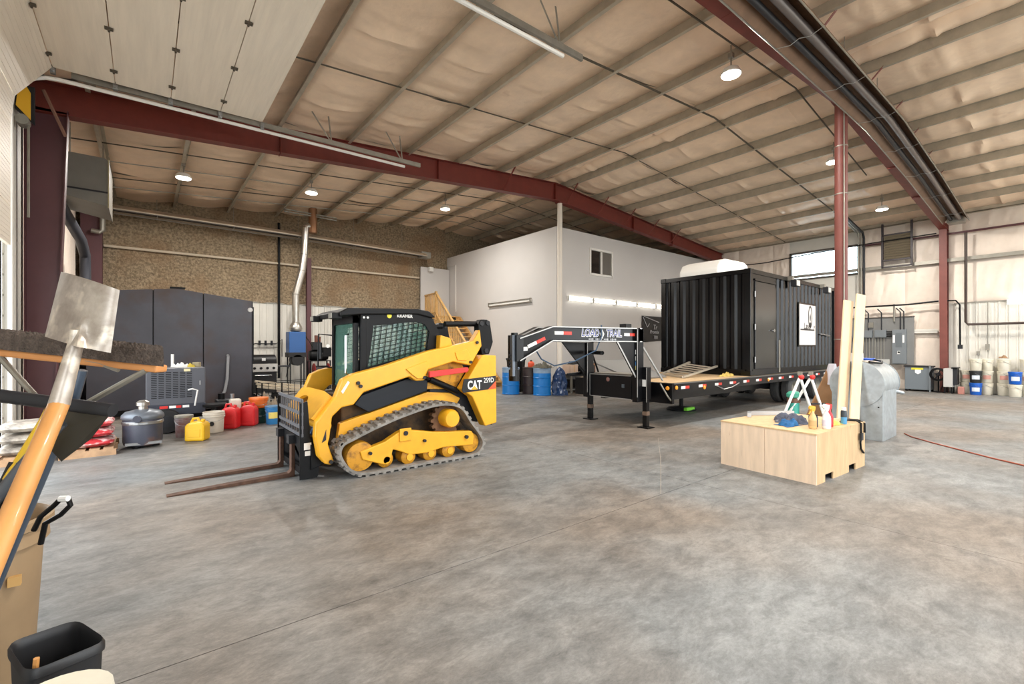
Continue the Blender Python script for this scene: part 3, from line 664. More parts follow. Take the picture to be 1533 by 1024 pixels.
for y in (5.96, 6.53):
    M().prism([(1.36,.48),(1.40,.48),(1.40,.0),(1.34,.0),(.72,.0),(.17,.0),(.17,.01),(.72,.035),(1.33,.05),(1.36,.08)], y-.05, y+.05).obj('tine', m_tine, pf, bevel=.004)
    M().box(1.33, 1.43, y-.06, y+.06, .4, .5).obj('tine_hook', m_charc, pf)
M().box(1.43, 1.51, YC-.571, YC-.569, .36, .44).obj('warning_label', m_wtxt, pf); M().box(1.44, 1.52, YC-.571, YC-.569, .29, .345).obj('warning_label', m_wtxt, pf)
M().tube([(1.42, YC-.45, .5), (1.44, YC-.5, .3), (1.45, YC-.35, .2), (1.42, YC-.2, .35)], .012, 6).obj('hose', m_black, pf)

# ================================================================== GOOSENECK TRAILER
m_tb = mat('trailer_black', (9,9,12), .3, spec=.35)
m_edge = mat('edge_glint_pale', (186,186,184), .35, .4)  # pale grey: painted reflection on the neck flanges, plain colour elsewhere
m_amb = mat('amber_lens', (230,150,50), .3, emit=.3)
m_deckw = mat('deck_wood', (188,160,122), .75, var=.18, vs=6, stretch=(.4,5,5))
m_tire = mat('tyre', (70,70,70), .85, var=.15, vs=12)
tr = thing('gooseneck_trailer', 'black gooseneck flatbed trailer carrying the black container', 'trailer', (12, 6.2, 0))
def neck(a, yend, yb, ytip):
    P = [((7.45, yend), 1.92, 1.65), ((5.22, yb), 1.90, 1.65), ((4.56, ytip), 1.70, 1.33)]
    o = None
    for (p, t0, b0), (q, t1, b1) in zip(P[:-1], P[1:]):
        m = M(); m2 = M()
        for (ya, z0a, z1a, z0b, z1b) in ((.008, b0, t0, b1, t1), (.06, t0-.02, t0, t1-.02, t1), (.06, b0, b0+.02, b1, b1+.02)):
            vs = [(p[0], p[1]+s*ya, z) for s in (-1, 1) for z in (z0a, z1a)] + [(q[0], q[1]+s*ya, z) for s in (-1, 1) for z in (z0b, z1b)]
            m.add(vs, [(0,1,3,2),(4,6,7,5),(0,2,6,4),(1,5,7,3),(0,4,5,1),(2,3,7,6)])
            if ya == .06: m2.bar((p[0], p[1]-.062, (z0a+z1a)/2), (q[0], q[1]-.062, (z0b+z1b)/2), .004, .018)  # thin pale bars paint the reflection along the black flange edges
        o = m.obj('neck_beam', m_tb, tr); m2.obj('flange_glint', m_edge, o)
    return o
neck(0, 5.36, 5.5, 5.55); neck(1, 6.62, 5.86, 5.66)
M().box(7.35, 7.5, 5.3, 6.7, 1.66, 1.92).box(5.15, 5.28, 5.5, 5.86, 1.66, 1.86).obj('neck_crossbar', m_tb, tr)
M().box(4.5, 4.64, 5.5, 5.72, 1.33, 1.74).obj('coupler_plate', m_tb, tr)
M().cyl((4.55, 5.62, 1.08), (4.55, 5.62, 1.78), .055, n=16).cyl((4.55, 5.62, 1.02), (4.55, 5.62, 1.2), .09, n=16).obj('coupler_tube', m_tb, tr, smooth=True)
M().box(4.45, 4.5, 5.54, 5.6, 1.1, 1.74).obj('coupler_edge', mat('scuffed_steel', (110,118,128), .35, .6), tr)
for k in range(4): M().cyl((4.42, 5.6, 1.25+.06*k), (4.5, 5.6, 1.25+.06*k), .018, n=8).obj('bolt', m_charc, tr)
# lettering and reflectors on the near neck beam
ang = math.atan2(5.36-5.5, 7.45-5.22); rotn = Matrix.Rotation(ang, 3, 'Z') @ FACE_MY
def onbeam(x, z, d=.012): return (x, 5.5+(x-5.22)*(5.36-5.5)/(7.45-5.22)-d, z)
m_blue = mat('letter_blue', (34,50,140), .4); m_sil = mat('silver_print', (170,172,176), .4)
for body, x in (('LOAD', 6.12), ('TRAIL', 6.72)):
    text(body, 'lettering', m_wtxt, onbeam(x, 1.8), rotn, .185, tr, ext=.002, shear=.12, off=.011, sx=.86)
    text(body, 'lettering', m_blue, onbeam(x, 1.8, .015), rotn, .185, tr, ext=.002, shear=.12, off=-.001, sx=.86)
x, y, z = onbeam(6.41, 1.79, .016); M().prism([(x-.06, z), (x, z+.09), (x+.06, z), (x, z-.09)], y-.002, y+.002).obj('logo_diamond', m_wtxt, tr)
M().prism([(x-.04, z), (x, z+.06), (x+.015, z), (x, z-.06)], y-.004, y-.002).obj('logo_core', mat('logo_green', (90,100,84), .5), tr)
tg = M()
for k in range(17):
    if k not in (3, 8, 12): tg.bar(onbeam(6.08+.042*k, 1.695, .013), onbeam(6.108+.042*k, 1.695, .013), .003, .026+.006*(k % 3))
tag(tg.obj('tagline', m_sil, tr), kind='stuff')
def reflector(p, q, n, parent):
    p = Vector(p); q = Vector(q); mid = (p+q)/2
    a = M().bar(p, mid, .006, .055).obj('reflector', mat('reflect_white', (236,236,234), .35), parent)
    M().bar(mid, q, .006, .055).obj('red_half', mat('reflect_red', (206,58,44), .35), a)
reflector(onbeam(5.3, 1.79), onbeam(5.68, 1.79), None, tr); reflector(onbeam(7.0, 1.79), onbeam(7.3, 1.79), None, tr)
reflector((4.75, 5.525, 1.56), (5.1, 5.5, 1.7), None, tr)
M().bar((4.62, 5.53, 1.52), (4.74, 5.525, 1.53), .006, .06).obj('label_plate', m_wtxt, tr)
# uprights, gussets, toolbox, jacks
for y in (5.36, 6.62):
    M().box(7.3, 7.5, y-.06, y+.06, .5, 1.92).obj('upright', m_tb, tr, bevel=.006); M().box(7.295, 7.305, y-.065, y-.055, .6, 1.9).obj('upright_edge', m_edge, tr)
M().prism([(7.3,1.66),(6.75,1.66),(7.3,.98)], 5.34, 5.38).obj('gusset', m_tb, tr); M().bar((6.75, 5.335, 1.65), (7.3, 5.335, .98), .006, .03).obj('gusset_edge', m_edge, tr)
M().prism([(7.3,1.66),(6.6,1.66),(7.3,1.0)], 6.6, 6.64).obj('gusset', m_tb, tr)
M().bar((7.28, 6.75, 1.0), (6.9, 6.75, .98), .05).bar((7.05, 6.62, 1.25), (7.3, 6.62, .95), .02).obj('side_bracket', m_tb, tr)
tb = M().box(7.38, 7.92, 5.5, 6.56, .53, 1.0).obj('toolbox', m_tb, tr, bevel=.01)
for a, b in (((7.372,5.5,.535),(7.372,6.56,.535)), ((7.372,6.555,.53),(7.372,6.555,.99)), ((7.372,5.5,.99),(7.372,6.56,.99))): M().bar(a, b, .012).obj('edge_trim', m_edge, tb)
M().cyl((7.38, 6.05, .9), (7.35, 6.05, .9), .045, n=14).obj('latch', m_chrome, tb); M().box(7.365, 7.38, 5.66, 5.72, .75, .82).obj('label_plate', mat('label_grey', (80,88,96), .5), tb)
M().box(7.45, 7.9, 5.55, 6.5, 1.0, 1.02).obj('toolbox_lid', mat('lid_aluminium', (150,144,134), .4, .4), tb)
for y in (5.27, 6.68):
    j = M().box(7.46, 7.6, y-.07, y+.07, .55, 1.17).obj('jack_tube', m_tb, tr, bevel=.01)
    M().box(7.485, 7.575, y-.045, y+.045, .02, .6).obj('jack_leg', m_tb, j); M().box(7.42, 7.64, y-.12, y+.12, 0, .02).obj('jack_foot', m_tb, j)
    M().box(7.455, 7.46, y-.068, y-.058, .5, 1.16).obj('jack_edge', m_edge, j); M().box(7.455, 7.459, y-.05, y+.04, .8, .93).obj('jack_label', m_wtxt, j); M().box(7.48, 7.58, y-.05, y+.05, .24, .32).obj('worn_band', mat('worn_brown', (112,92,78), .7), j)
for i, (z, c) in enumerate(((1.42,(236,236,234)),(1.3,(226,226,220)),(1.2,(70,130,190)),(1.12,(200,190,120)))): M().box(7.292, 7.296, 5.33, 5.4, z, z+.08).obj('sticker', mat('sticker_%d' % i, c, .5), tr)
M().tube([(7.45, 5.33, 1.62), (7.98, 5.2, .9)], .02, 8).obj('diagonal_brace', m_edge, tr); M().tube([(7.45, 6.65, 1.62), (7.98, 6.8, .9)], .02, 8).obj('diagonal_brace', m_tb, tr)
M().tube([(7.3, 6.5, 1.45), (7.0, 5.9, 1.44)], .04, 8).obj('crank_shaft', m_tb, tr)
M().box(7.15, 7.32, 5.45, 5.6, 1.92, 2.0).obj('control_box', m_blackm, tr)
M().tube([(6.38, 5.4, 1.95), (6.36, 5.38, 1.75), (6.3, 5.45, 1.5), (6.0, 5.7, 1.3), (5.7, 5.9, 1.22), (5.2, 5.7, 1.35), (4.95, 5.6, 1.55)], .012, 8).obj('brake_cable', mat('cable_blue', (60,84,110), .5), tr, smooth=True)
# deck
ZD = .855; X0, X1, Y0, Y1 = 7.97, 17.75, 4.95, 7.5
for k in range(12):
    y = Y0+.07+k*.201; M().box(X0+.02, X1, y, y+.196, ZD-.045, ZD).obj('plank', m_deckw, tr)
for y in (Y0, Y1-.06): M().box(X0, X1, y, y+.06, ZD-.2, ZD-.005).obj('side_rail', m_tb, tr)
M().box(X0, X1, Y0-.012, Y0, ZD-.02, ZD-.005).obj('rail_edge', mat('worn_edge', (120,120,118), .5, .4), tr)
M().box(X0-.05, X0+.02, Y0, Y1, ZD-.4, ZD-.005).obj('front_channel', m_tb, tr)
for y in (5.6, 6.7): M().box(X0, X1, y-.06, y+.06, .42, ZD-.05).obj('main_beam', m_tb, tr)
for k in range(14): M().box(X0+.3+.7*k, X0+.36+.7*k, Y0+.06, Y1-.06, ZD-.14, ZD-.05).obj('crossmember', m_tb, tr)
for k in range(15):
    x = 8.22+.66*k
    if x < 17.5: reflector((x, Y0-.008, ZD-.1), (x+.3, Y0-.008, ZD-.1), None, tr)
for p in ((8.05, Y0-.01, ZD-.09), (9.1, Y0-.01, ZD-.14), (12.2, Y0-.01, ZD-.12)): M().lathe([(.001,-.02),(.035,-.015),(.04,0),(.001,0)], p, 14, 'y').obj('marker_light', m_amb, tr)
M().lathe([(.001,-.02),(.035,-.015),(.04,0),(.001,0)], (X0-.05, Y0+.1, ZD-.1), 14, 'x').obj('marker_light', m_amb, tr)
M().tube([(7.75, 5.1, .85), (7.85, 5.0, .6), (7.95, 4.98, .5)], .016, 8).obj('air_line', m_galv, tr)
M().tube([(9.6, Y0-.02, .72), (9.9, Y0-.03, .63), (10.3, Y0-.02, .66), (10.6, Y0-.03, .74)], .012, 6).obj('chain', m_steel, tr)
for x, r_ in ((14.1, .4), (15.9, .4)):
    M().cyl((x, 5.2, r_), (x, 7.3, r_), .06, n=12).obj('axle', m_tb, tr)
    for y in (5.02, 5.31, 6.93, 7.22):
        w = M().lathe([(r_*.52, -.11), (r_*.88, -.115), (r_*.98, -.085), (r_, -.04), (r_, -.03), (r_*.97, -.03), (r_*.97, -.02), (r_, -.02), (r_, .02), (r_*.97, .02), (r_*.97, .03), (r_, .03), (r_, .04), (r_*.98, .085), (r_*.88, .115), (r_*.52, .11)], (x, y+.11, r_), 36, 'y', cap=False).obj('tyre', m_tire, tr, smooth=True)
        M().lathe([(.03, -.03), (.12, -.04), (.15, .02), (r_*.53, -.1), (r_*.53, .1), (.03, .1)], (x, y+.11, r_), 24, 'y').obj('rim', m_galv, w, smooth=True)
M().prism([(13.3,.5),(13.5,.8),(16.5,.8),(16.7,.5),(16.3,.45),(13.7,.45)], 5.75, 5.85).obj('suspension', m_tb, tr)

# ================================================================== SHIPPING CONTAINER
CX0, CX1, CY0, CY1, CZ0, CZ1 = 11.35, 17.4, 5.0, 7.44, .862, 3.45
m_cb = mat('container_black', (5,5,6), .2, spec=.32)
ct = thing('shipping_container', 'glossy black corrugated shipping container standing on the trailer', 'container', ((CX0+CX1)/2, 6.2, CZ0))
def corr(t0, t1, z0, z1, place, pitch, depth, nm='corrugated_panel'):
    prof = []; n = max(1, round((t1-t0)/pitch)); p = (t1-t0)/n
    for k in range(n):
        a = t0+k*p; prof += [(a, 0), (a+p*.3, 0), (a+p*.5, depth), (a+p*.8, depth)]
    prof.append((t1, 0)); m = M(); k = len(prof)
    m.add([place(a, d, z) for z in (z0, z1) for a, d in prof], [(i, i+1, k+i+1, k+i) for i in range(k-1)])
    return m.obj(nm, m_cb, ct)
DX0, DX1 = 11.62, 12.75
PX0, PX1, PZ0, PZ1 = 14.4, 15.62, 1.62, 2.78
corr(CY0+.12, CY1-.1, CZ0+.14, CZ1-.1, lambda t, d, z: (CX0+.03+d, t, z), .285, .04)
corr(DX1+.05, CX1-.1, CZ0+.14, CZ1-.1, lambda t, d, z: (t, CY0+.03+d, z), .28, .036)
corr(CX0+.1, CX1-.1, CZ0+.14, CZ1-.1, lambda t, d, z: (t, CY1-.03-d, z), .28, .036)
corr(CY0+.1, CY1-.1, CZ0+.14, CZ1-.1, lambda t, d, z: (CX1-.03-d, t, z), .285, .04)
M().box(CX0+.02, CX1-.02, CY0+.02, CY1-.02, CZ1-.05, CZ1-.02).obj('roof', m_cb, ct)
for x in (CX0, CX1-.14):
    for y in (CY0, CY1-.14): M().box(x, x+.14, y, y+.14, CZ0, CZ1).obj('corner_post', m_cb, ct, bevel=.008)
for x in (CX0-.01, CX1-.17):
    for y in (CY0-.01, CY1-.15):
        for z in (CZ0, CZ1-.11): M().box(x, x+.18, y, y+.16, z, z+.12).obj('corner_casting', m_cb, ct, bevel=.01)
for z0, z1 in ((CZ0, CZ0+.15), (CZ1-.1, CZ1)):
    for y in (CY0, CY1-.06): M().box(CX0+.1, CX1-.1, y, y+.06, z0, z1).obj('side_beam', m_cb, ct)
    for x in (CX0, CX1-.06): M().box(x, x+.06, CY0+.1, CY1-.1, z0, z1).obj('end_beam', m_cb, ct)
M().box(CX0+.12, DX1+.07, CY0+.025, CY0+.05, CZ0+.14, CZ1-.1).obj('flat_wall_section', m_cb, ct)
dd = M().box(DX0, DX1, CY0+.0, CY0+.03, CZ0+.16, CZ1-.28).obj('personnel_door', mat('door_black', (20,19,20), .22, spec=.5), ct, bevel=.006)
for z in (1.25, 2.05, 2.85): M().cyl((DX0-.015, CY0, z-.07), (DX0-.015, CY0, z+.07), .016, n=10).obj('hinge', m_steel, dd)
M().cyl((DX1-.1, CY0, 1.98), (DX1-.1, CY0-.03, 1.98), .04, n=12).bar((DX1-.1, CY0-.04, 1.98), (DX1-.24, CY0-.04, 1.98), .025).obj('door_handle', m_chrome, dd)
M().box(DX0-.04, DX1+.04, CY0-.015, CY0+.03, CZ1-.27, CZ1-.22).obj('drip_rail', m_cb, dd)
m_post = mat('poster_vinyl', (226,222,220), .3)
po = M().box(PX0, PX1, CY0+.0, CY0+.02, PZ0, PZ1).obj('window_poster', m_post, ct)
M().box(PX0-.05, PX1+.05, CY0+.005, CY0+.028, PZ0-.05, PZ1+.05).obj('poster_frame', m_cb, po)
px = 15.2; yy = CY0-.003
M().grid(lambda u, v: (px+(.11+.05*v)*math.cos(2*math.pi*u), yy, 2.44+(.27+.06*v)*math.sin(2*math.pi*u)), 28, 1).obj('emblem_ring', m_decal, po)
M().prism([(px-.03,2.3),(px,2.38),(px+.03,2.3),(px+.045,2.44),(px,2.55),(px-.045,2.44)], yy, yy+.002).prism([(px-.09,2.14),(px+.09,2.14),(px+.05,2.28),(px-.05,2.28)], yy, yy+.002).obj('emblem_core', m_decal, po)
text('Laser', 'lettering', m_decal, (14.98, yy-.002, 2.16), FACE_MY, .26, po, ext=.001, shear=.25)
text('y', 'lettering', m_decal, (15.5, yy-.002, 2.16), FACE_MY, .22, po, ext=.001, shear=.25)
M().box(PX0+.06, PX1-.1, yy-.001, yy+.001, 2.04, 2.08).obj('rule', m_decal, po)
for x in (14.55, 15.05): M().box(x, x+.01, yy, yy+.001, PZ0+.05, 2.0).obj('fold', mat('fold_grey', (190,188,190), .4), po)
M().tube([(16.05, CY0-.01, 1.95), (16.05, CY0-.05, 1.95), (16.7, CY0-.05, 1.9), (16.7, CY0-.01, 1.9)], .018, 8).obj('grab_bar', m_steel, ct)
for x in (13.62, 16.05):
    f = M().box(x-.13, x+.13, CY0-.24, CY0-.1, 3.18, 3.36).obj('flood_light', m_charc, ct, bevel=.01)
    M().box(x-.11, x+.11, CY0-.245, CY0-.238, 3.2, 3.34).obj('lens', mat('flood_lens', (206,206,200), .2), f); M().bar((x, CY0-.15, 3.3), (x, CY0+.02, 3.42), .05, .02).obj('bracket', m_charc, f)
    M().box(x-.06, x+.06, CY0-.12, CY0, 3.36, 3.46).obj('junction_box', m_galv, f)
M().tube([(13.0, CY0-.01, .9+.3*k*.1+k*.09) for k in range(8)], .02, 6).obj('hook_chain', m_galv, ct)
# white vent housing on the container roof
ac = M()
pr = [(11.55,3.45),(11.55,3.62),(11.68,3.8),(12.0,3.9),(13.0,3.92),(13.25,3.84),(13.3,3.45)]
ac.prism(pr, 5.9, 7.0)
one(ac, 'roof_unit', m_wpaint, 'white rounded air unit on top of the black container', 'air unit', bevel=.04)
# ================================================================== HEATERS, BACK WALL, LEFT SIDE
m_hood = mat('heater_hood', (112,84,62), .4, .5, var=.2, vs=4)
m_htube = mat('heater_tube', (118,112,110), .4, .6)
def tube_heater(name, label, path, y, burner, n_wire, hm=None):
    t = thing(name, label, 'heater', (path[0][0], y, path[0][1]), 'suspended radiant tube heaters')
    cs = [(-.31,0),(-.315,.035),(-.2,.14),(-.08,.18),(.08,.18),(.2,.14),(.315,.035),(.31,0)]
    m = M(); k = len(cs)
    for off in (0, -.006):
        vs = [(x, y+a*(1+off), z+b+off) for x, z in path for a, b in cs]
        m.add(vs, [((i*k+j), (i*k+j+1), ((i+1)*k+j+1), ((i+1)*k+j))[::(1 if off == 0 else -1)] for i in range(len(path)-1) for j in range(k-1)])
    m.obj('reflector_hood', hm or m_hood, t)
    for s in (-1, 1):
        M().tube([(x, y+s*.31, z) for x, z in path], .012, 6).obj('hood_rim', m_galv, t)
        M().tube([(x, y+s*.1, z+.07) for x, z in path], .062 if s < 0 else .045, 10).obj('heat_tube', m_htube if s < 0 else m_charc, t, smooth=True)
    M().box(burner[0]-.25, burner[0]+.2, y-.2, y+.2, burner[1]-.04, burner[1]+.22).obj('burner_box', m_galv, t, bevel=.01)
    tot = path[-1][0]-path[0][0]
    for i in range(n_wire):
        x = path[0][0]+tot*(i+.5)/n_wire
        for (a, za), (b, zb) in zip(path[:-1], path[1:]):
            if a <= x <= b: z = za+(zb-za)*(x-a)/(b-a)
        M().tube([(x, y-.32, z+.02), (x+.02, y-.13, z-.02), (x, y, z+.01), (x+.02, y+.13, z-.02), (x, y+.32, z+.02)], .005, 5).obj('hanger_wire', m_edge, t)
        M().tube([(x, y, z+.17), (x, y, zr(x)+.02)], .006, 5).obj('hanger_chain', m_galv, t)
    return t
tube_heater('tube_heater', 'long brown tube heater hung below the near red rafter', [(4.4,5.92),(7,6.02),(12,6.16),(16,5.95),(20.5,5.6)], 2.58, (20.6,5.62), 8)
tube_heater('tube_heater', 'long tube heater hung along the brown insulated gable wall', [(-.75,5.62),(4,5.6),(9.55,5.5)], 18.12, (9.6,5.5), 5, mat('pale_hood', (176,158,136), .45, .4, var=.12))
m_pipe = mat('pale_pipe', (196,182,160), .5)
one(M().tube([(-1.0, 18.84, 4.68), (9.7, 18.84, 4.70)], .045, 10), 'wall_pipe', m_pipe, 'pale horizontal pipe along the brown gable wall', 'pipe', smooth=True)
one(M().tube([(3.9, 18.82, .4), (3.9, 18.82, 6.2)], .045, 10), 'gas_pipe', m_black, 'black vertical gas pipe beside the galvanised flue', 'pipe', smooth=True)
one(M().box(4.86, 5.02, 18.7, 18.88, 0, 5.0), 'wall_column', m_maroon, 'slim maroon wall column behind the galvanised flue', 'column')
one(M().box(-1.5, -1.02, 18.5, 18.88, 0, 5.9), 'corner_column', m_maroon, 'wide maroon column in the corner beside the brown gable wall', 'column')
one(M().tube([(-1.25, 18.3, 5.0), (-1.08, 18.3, 4.98), (-1.0, 18.35, 5.05), (-1.0, 18.4, 5.9)], .07, 10), 'vent_elbow', m_galv, 'pale elbow pipe at the top of the corner column', 'pipe', smooth=True)
# flue, draught hood and waste oil heater
fl_t = thing('flue_pipe', 'shiny galvanised flue bending up the gable wall to the roof', 'flue', (4.3, 17.6, 2.5))
m_flue = mat('flue_metal', (188,184,176), .28, .85, var=.1, vs=5)
FP = [(4.19,17.6,2.42),(4.19,17.6,3.44),(4.41,17.6,4.31),(4.48,17.6,4.9),(4.52,17.6,5.87)]
M().tube(FP, .12, 14).obj('pipe', m_flue, fl_t, smooth=True)
for p in FP[1:4]: M().cyl((p[0]-.003, p[1], p[2]-.02), (p[0]+.003, p[1], p[2]+.02), .128, n=16).obj('joint_band', m_galv, fl_t)
M().tube([(4.52,17.6,5.87),(4.6,17.6,5.97),(4.75,17.6,5.92)], .11, 12).obj('elbow', m_flue, fl_t, smooth=True)
M().cyl((4.77,17.6,5.72), (4.77,17.6,6.62), .15, n=16).obj('roof_stub', mat('flue_brown', (150,110,80), .4, .6), fl_t, smooth=True)
for z in (6.42, 6.5): M().bar((3.8, 17.5, z-.1), (5.6, 17.5, z-.12), .04).obj('unistrut', m_galv, fl_t)
M().lathe([(.11,2.105),(.2,2.14),(.23,2.22),(.2,2.32),(.12,2.45)], (4.19,17.6,0), 18).obj('draught_hood', m_flue, fl_t, smooth=True)
ht = thing('blue_heater', 'blue steel heater cabinet under the galvanised flue', 'heater', (4.2, 17.6, 0))
M().box(3.92, 4.47, 17.35, 17.85, 1.35, 2.1).obj('cabinet', mat('heater_blue', (36,82,140), .4, var=.08), ht, bevel=.015)
M().box(3.9, 4.49, 17.33, 17.87, 1.2, 1.37).cyl((4.2, 17.33, 1.1), (4.2, 17.75, 1.1), .2, n=16).obj('burner', m_blackm, ht, bevel=.01)
for x in (3.97, 4.42):
    for y in (17.4, 17.8): M().box(x-.02, x+.02, y-.02, y+.02, 0, 1.2).obj('leg', m_blackm, ht)
M().tube([(4.0,17.4,1.2),(3.9,17.4,.8),(3.85,17.5,.5)], .012, 6).obj('fuel_line', m_black, ht)
# black compressor on a stand, red hose reel below
cp = thing('air_compressor', 'black compressor with pressure gauge on a steel stand', 'compressor', (5.1, 18.0, 0))
M().lathe([(.02,-.35),(.16,-.33),(.2,-.26),(.2,.26),(.16,.33),(.02,.35)], (5.08, 18.0, 1.25), 20, 'x').obj('tank', m_black, cp, smooth=True)
M().box(4.85, 5.15, 17.85, 18.15, 1.45, 1.72).obj('motor', m_charc, cp, bevel=.03); M().box(5.2, 5.5, 17.8, 18.1, 1.2, 1.55).obj('control_box', m_black, cp, bevel=.01)
for k in range(5): M().box(4.86+.06*k, 4.885+.06*k, 17.84, 18.16, 1.46, 1.75).obj('cooling_fin', m_charc, cp)
M().cyl((5.0,18,1.7), (5.0,18,2.0), .06, n=12).cyl((5.12,18,1.6), (5.14,18,1.95), .035, n=10).obj('cylinder_head', mat('rust_brown', (104,60,46), .6), cp)
M().lathe([(.001,-.03),(.07,-.03),(.07,0),(.001,0)], (5.36, 17.8, 1.6), 16, 'y').obj('gauge', m_wtxt, cp)
M().tube([(5.45,17.9,1.5),(5.6,17.85,1.45),(5.68,17.85,1.2),(5.66,17.9,.8)], .014, 6).obj('hose', m_black, cp)
M().tube([(4.85,17.9,1.55),(4.7,17.85,1.8),(4.62,18,1.95)], .012, 6).obj('hose', m_black, cp)
for x in (4.75, 5.45):
    for y in (17.8, 18.2): M().box(x-.02, x+.02, y-.02, y+.02, 0, 1.05).obj('leg', m_black, cp)
M().box(4.72, 5.48, 17.78, 18.22, 1.03, 1.06).obj('shelf', m_black, cp)
hr = thing('hose_reel', 'red hose reel beneath the black compressor', 'hose reel', (5.1, 17.6, 0))
for x in (4.8, 5.3): M().lathe([(.02,-.01),(.24,-.01),(.25,.0),(.24,.01),(.02,.01)], (x, 17.55, .72), 24, 'x').obj('flange', mat('reel_red', (150,42,40), .45), hr)
M().cyl((4.82,17.55,.72), (5.28,17.55,.72), .16, n=18).obj('hose_coil', m_charc, hr)
M().box(4.78, 5.32, 17.3, 17.8, .42, .47).obj('base', MATS['reel_red'], hr)
for x in (4.8, 5.3): M().box(x-.02, x+.02, 17.5, 17.6, 0, .72).obj('leg', m_black, hr)
# gas manifold on the wall
mf = thing('gas_manifold', 'small black gas manifold with valves on the ribbed liner', 'manifold', (3.45, 18.8, 1.6))
M().tube([(2.95,18.82,1.3),(2.95,18.82,1.62),(3.1,18.8,1.68),(3.8,18.8,1.68)], .018, 6).obj('pipe', m_black, mf)
for x in (3.25, 3.45, 3.65): M().cyl((x,18.8,1.62), (x,18.8,1.8), .04, n=10).obj('valve', m_charc, mf)
M().tube([(3.8,18.8,1.68),(4.0,18.8,1.85),(4.0,18.8,1.2)], .014, 6).obj('pipe', m_black, mf)
# grill
gr = thing('barbecue_grill', 'black and steel barbecue grill standing behind the enclosure', 'grill', (2.75, 15.5, 0))
M().lathe([(.02,-.36),(.26,-.36),(.28,-.34),(.28,.34),(.26,.36),(.02,.36)], (2.75, 15.55, 1.05), 24, 'x').obj('lid', m_black, gr, smooth=True)
M().box(2.38, 3.12, 15.2, 15.85, .82, 1.06).obj('firebox', mat('grill_steel', (176,172,166), .3, .6), gr, bevel=.01)
M().box(2.4, 3.1, 15.24, 15.8, .2, .82).obj('cabinet', m_blackm, gr, bevel=.01)
for k in range(4): M().lathe([(.001,-.04),(.035,-.04),(.04,0),(.001,0)], (2.5+.17*k, 15.2, .93), 14, 'y').obj('knob', m_black, gr)
M().box(3.12, 3.48, 15.25, 15.8, .95, .99).obj('side_shelf', m_charc, gr); M().tube([(2.5,15.17,.72),(2.95,15.17,.72)], .012, 6).obj('handle', m_chrome, gr)
for k in (2.45, 3.05): M().cyl((k,15.2,.1), (k,15.28,.1), .1, n=14).obj('wheel', m_black, gr)
M().box(2.7, 2.8, 15.255, 15.265, 1.15, 1.23).obj('badge', m_wtxt, gr)
for k in (2.42, 3.08):
    for y in (15.3, 15.75): M().box(k-.02, k+.02, y-.02, y+.02, 0, .2).obj('leg', m_blackm, gr)
# wire crate of pale boards
wc = thing('wire_crate', 'black wire crate holding pale boards beside the enclosure', 'crate', (2.9, 13.0, 0))
for z in (.15, .35, .66):
    for y in (12.7, 13.4): M().bar((2.25,y,z), (3.6,y,z), .016).obj('rail', m_black, wc)
    for x in (2.25, 3.6): M().bar((x,12.7,z), (x,13.4,z), .016).obj('rail', m_black, wc)
for k in range(10): M().bar((2.25+.15*k,12.7,.02), (2.25+.15*k,12.7,.66), .012 if k % 3 else .03).obj('upright', m_black, wc)
for x in (2.25, 3.6): M().bar((x,13.4,0), (x,13.4,.66), .03).obj('upright', m_black, wc)
M().box(2.27, 3.58, 12.72, 13.38, .13, .15).obj('floor_sheet', m_black, wc)
for k in range(3):
    one(M().obox((2.9, 12.9+.17*k, .45+.06*k), (1.45, .12, .05), Matrix.Rotation(.16, 3, 'Y')), 'pale_board', mat('pale_wood', (206,194,172), .7, var=.1, vs=5), ('lowest', 'middle', 'topmost')[k]+' pale board lying in the black wire crate', 'board', 'boards in the wire crate')
# black gabled enclosure
m_enc = mat('enclosure_steel', (76,76,86), .4, var=.16, vs=1.6, c3=(74,58,54), c3s=1.4, c3t=(.5,.75))
EX0, EX1, EY0, EY1 = -1.0, 2.18, 13.5, 17.3
en = thing('gabled_enclosure', 'large charcoal steel enclosure with a low gabled top', 'enclosure', (.6, 15.3, 0))
def etop(x): return 2.95-.13*abs(x-.58) if x > .58 else 2.95-.11*(.58-x)
for a, b in ((EX0, .13), (.15, 1.1), (1.12, EX1)):
    pts = [(a, .12), (b, .12), (b, etop(b))] + ([(.58, 2.95)] if a < .58 < b else []) + [(a, etop(a))]
    M().prism(pts, EY0, EY0+.04).obj('front_panel', m_enc, en, bevel=.004)
M().prism([(EX0+.02,.05),(EX1-.02,.05),(EX1-.02,etop(EX1)-.01),(.58,2.93),(EX0+.02,etop(EX0)-.01)], EY0+.03, EY1).obj('body', m_blackm, en)
M().box(EX1-.02, EX1, EY0, EY1, .1, etop(EX1)).obj('side_panel', m_enc, en); M().box(EX1, EX1+.03, EY0+.05, EY0+.1, 1.2, 2.6).obj('door_post', m_black, en)
M().prism([(EX0,.0),(EX1,.0),(EX1,.13),(EX0,.13)], EY0-.03, EY0).obj('base_skirt', m_black, en)
M().lathe([(.001,-.03),(.05,-.03),(.06,0),(.001,0)], (EX1-.06, EY0, 2.52), 16, 'y').obj('round_light', m_wtxt, en); M().box(.45, .75, EY0, EY0+.12, 2.95, 2.99).obj('ridge_plate', m_black, en)
M().tube([(1.62, EY0-.01, 1.35), (1.62, EY0-.06, 1.32), (1.6, EY0-.06, .75), (1.55, EY0-.05, .45), (1.4, EY0-.1, .2)], .035, 8).obj('exhaust_hose', m_sil, en, smooth=True)
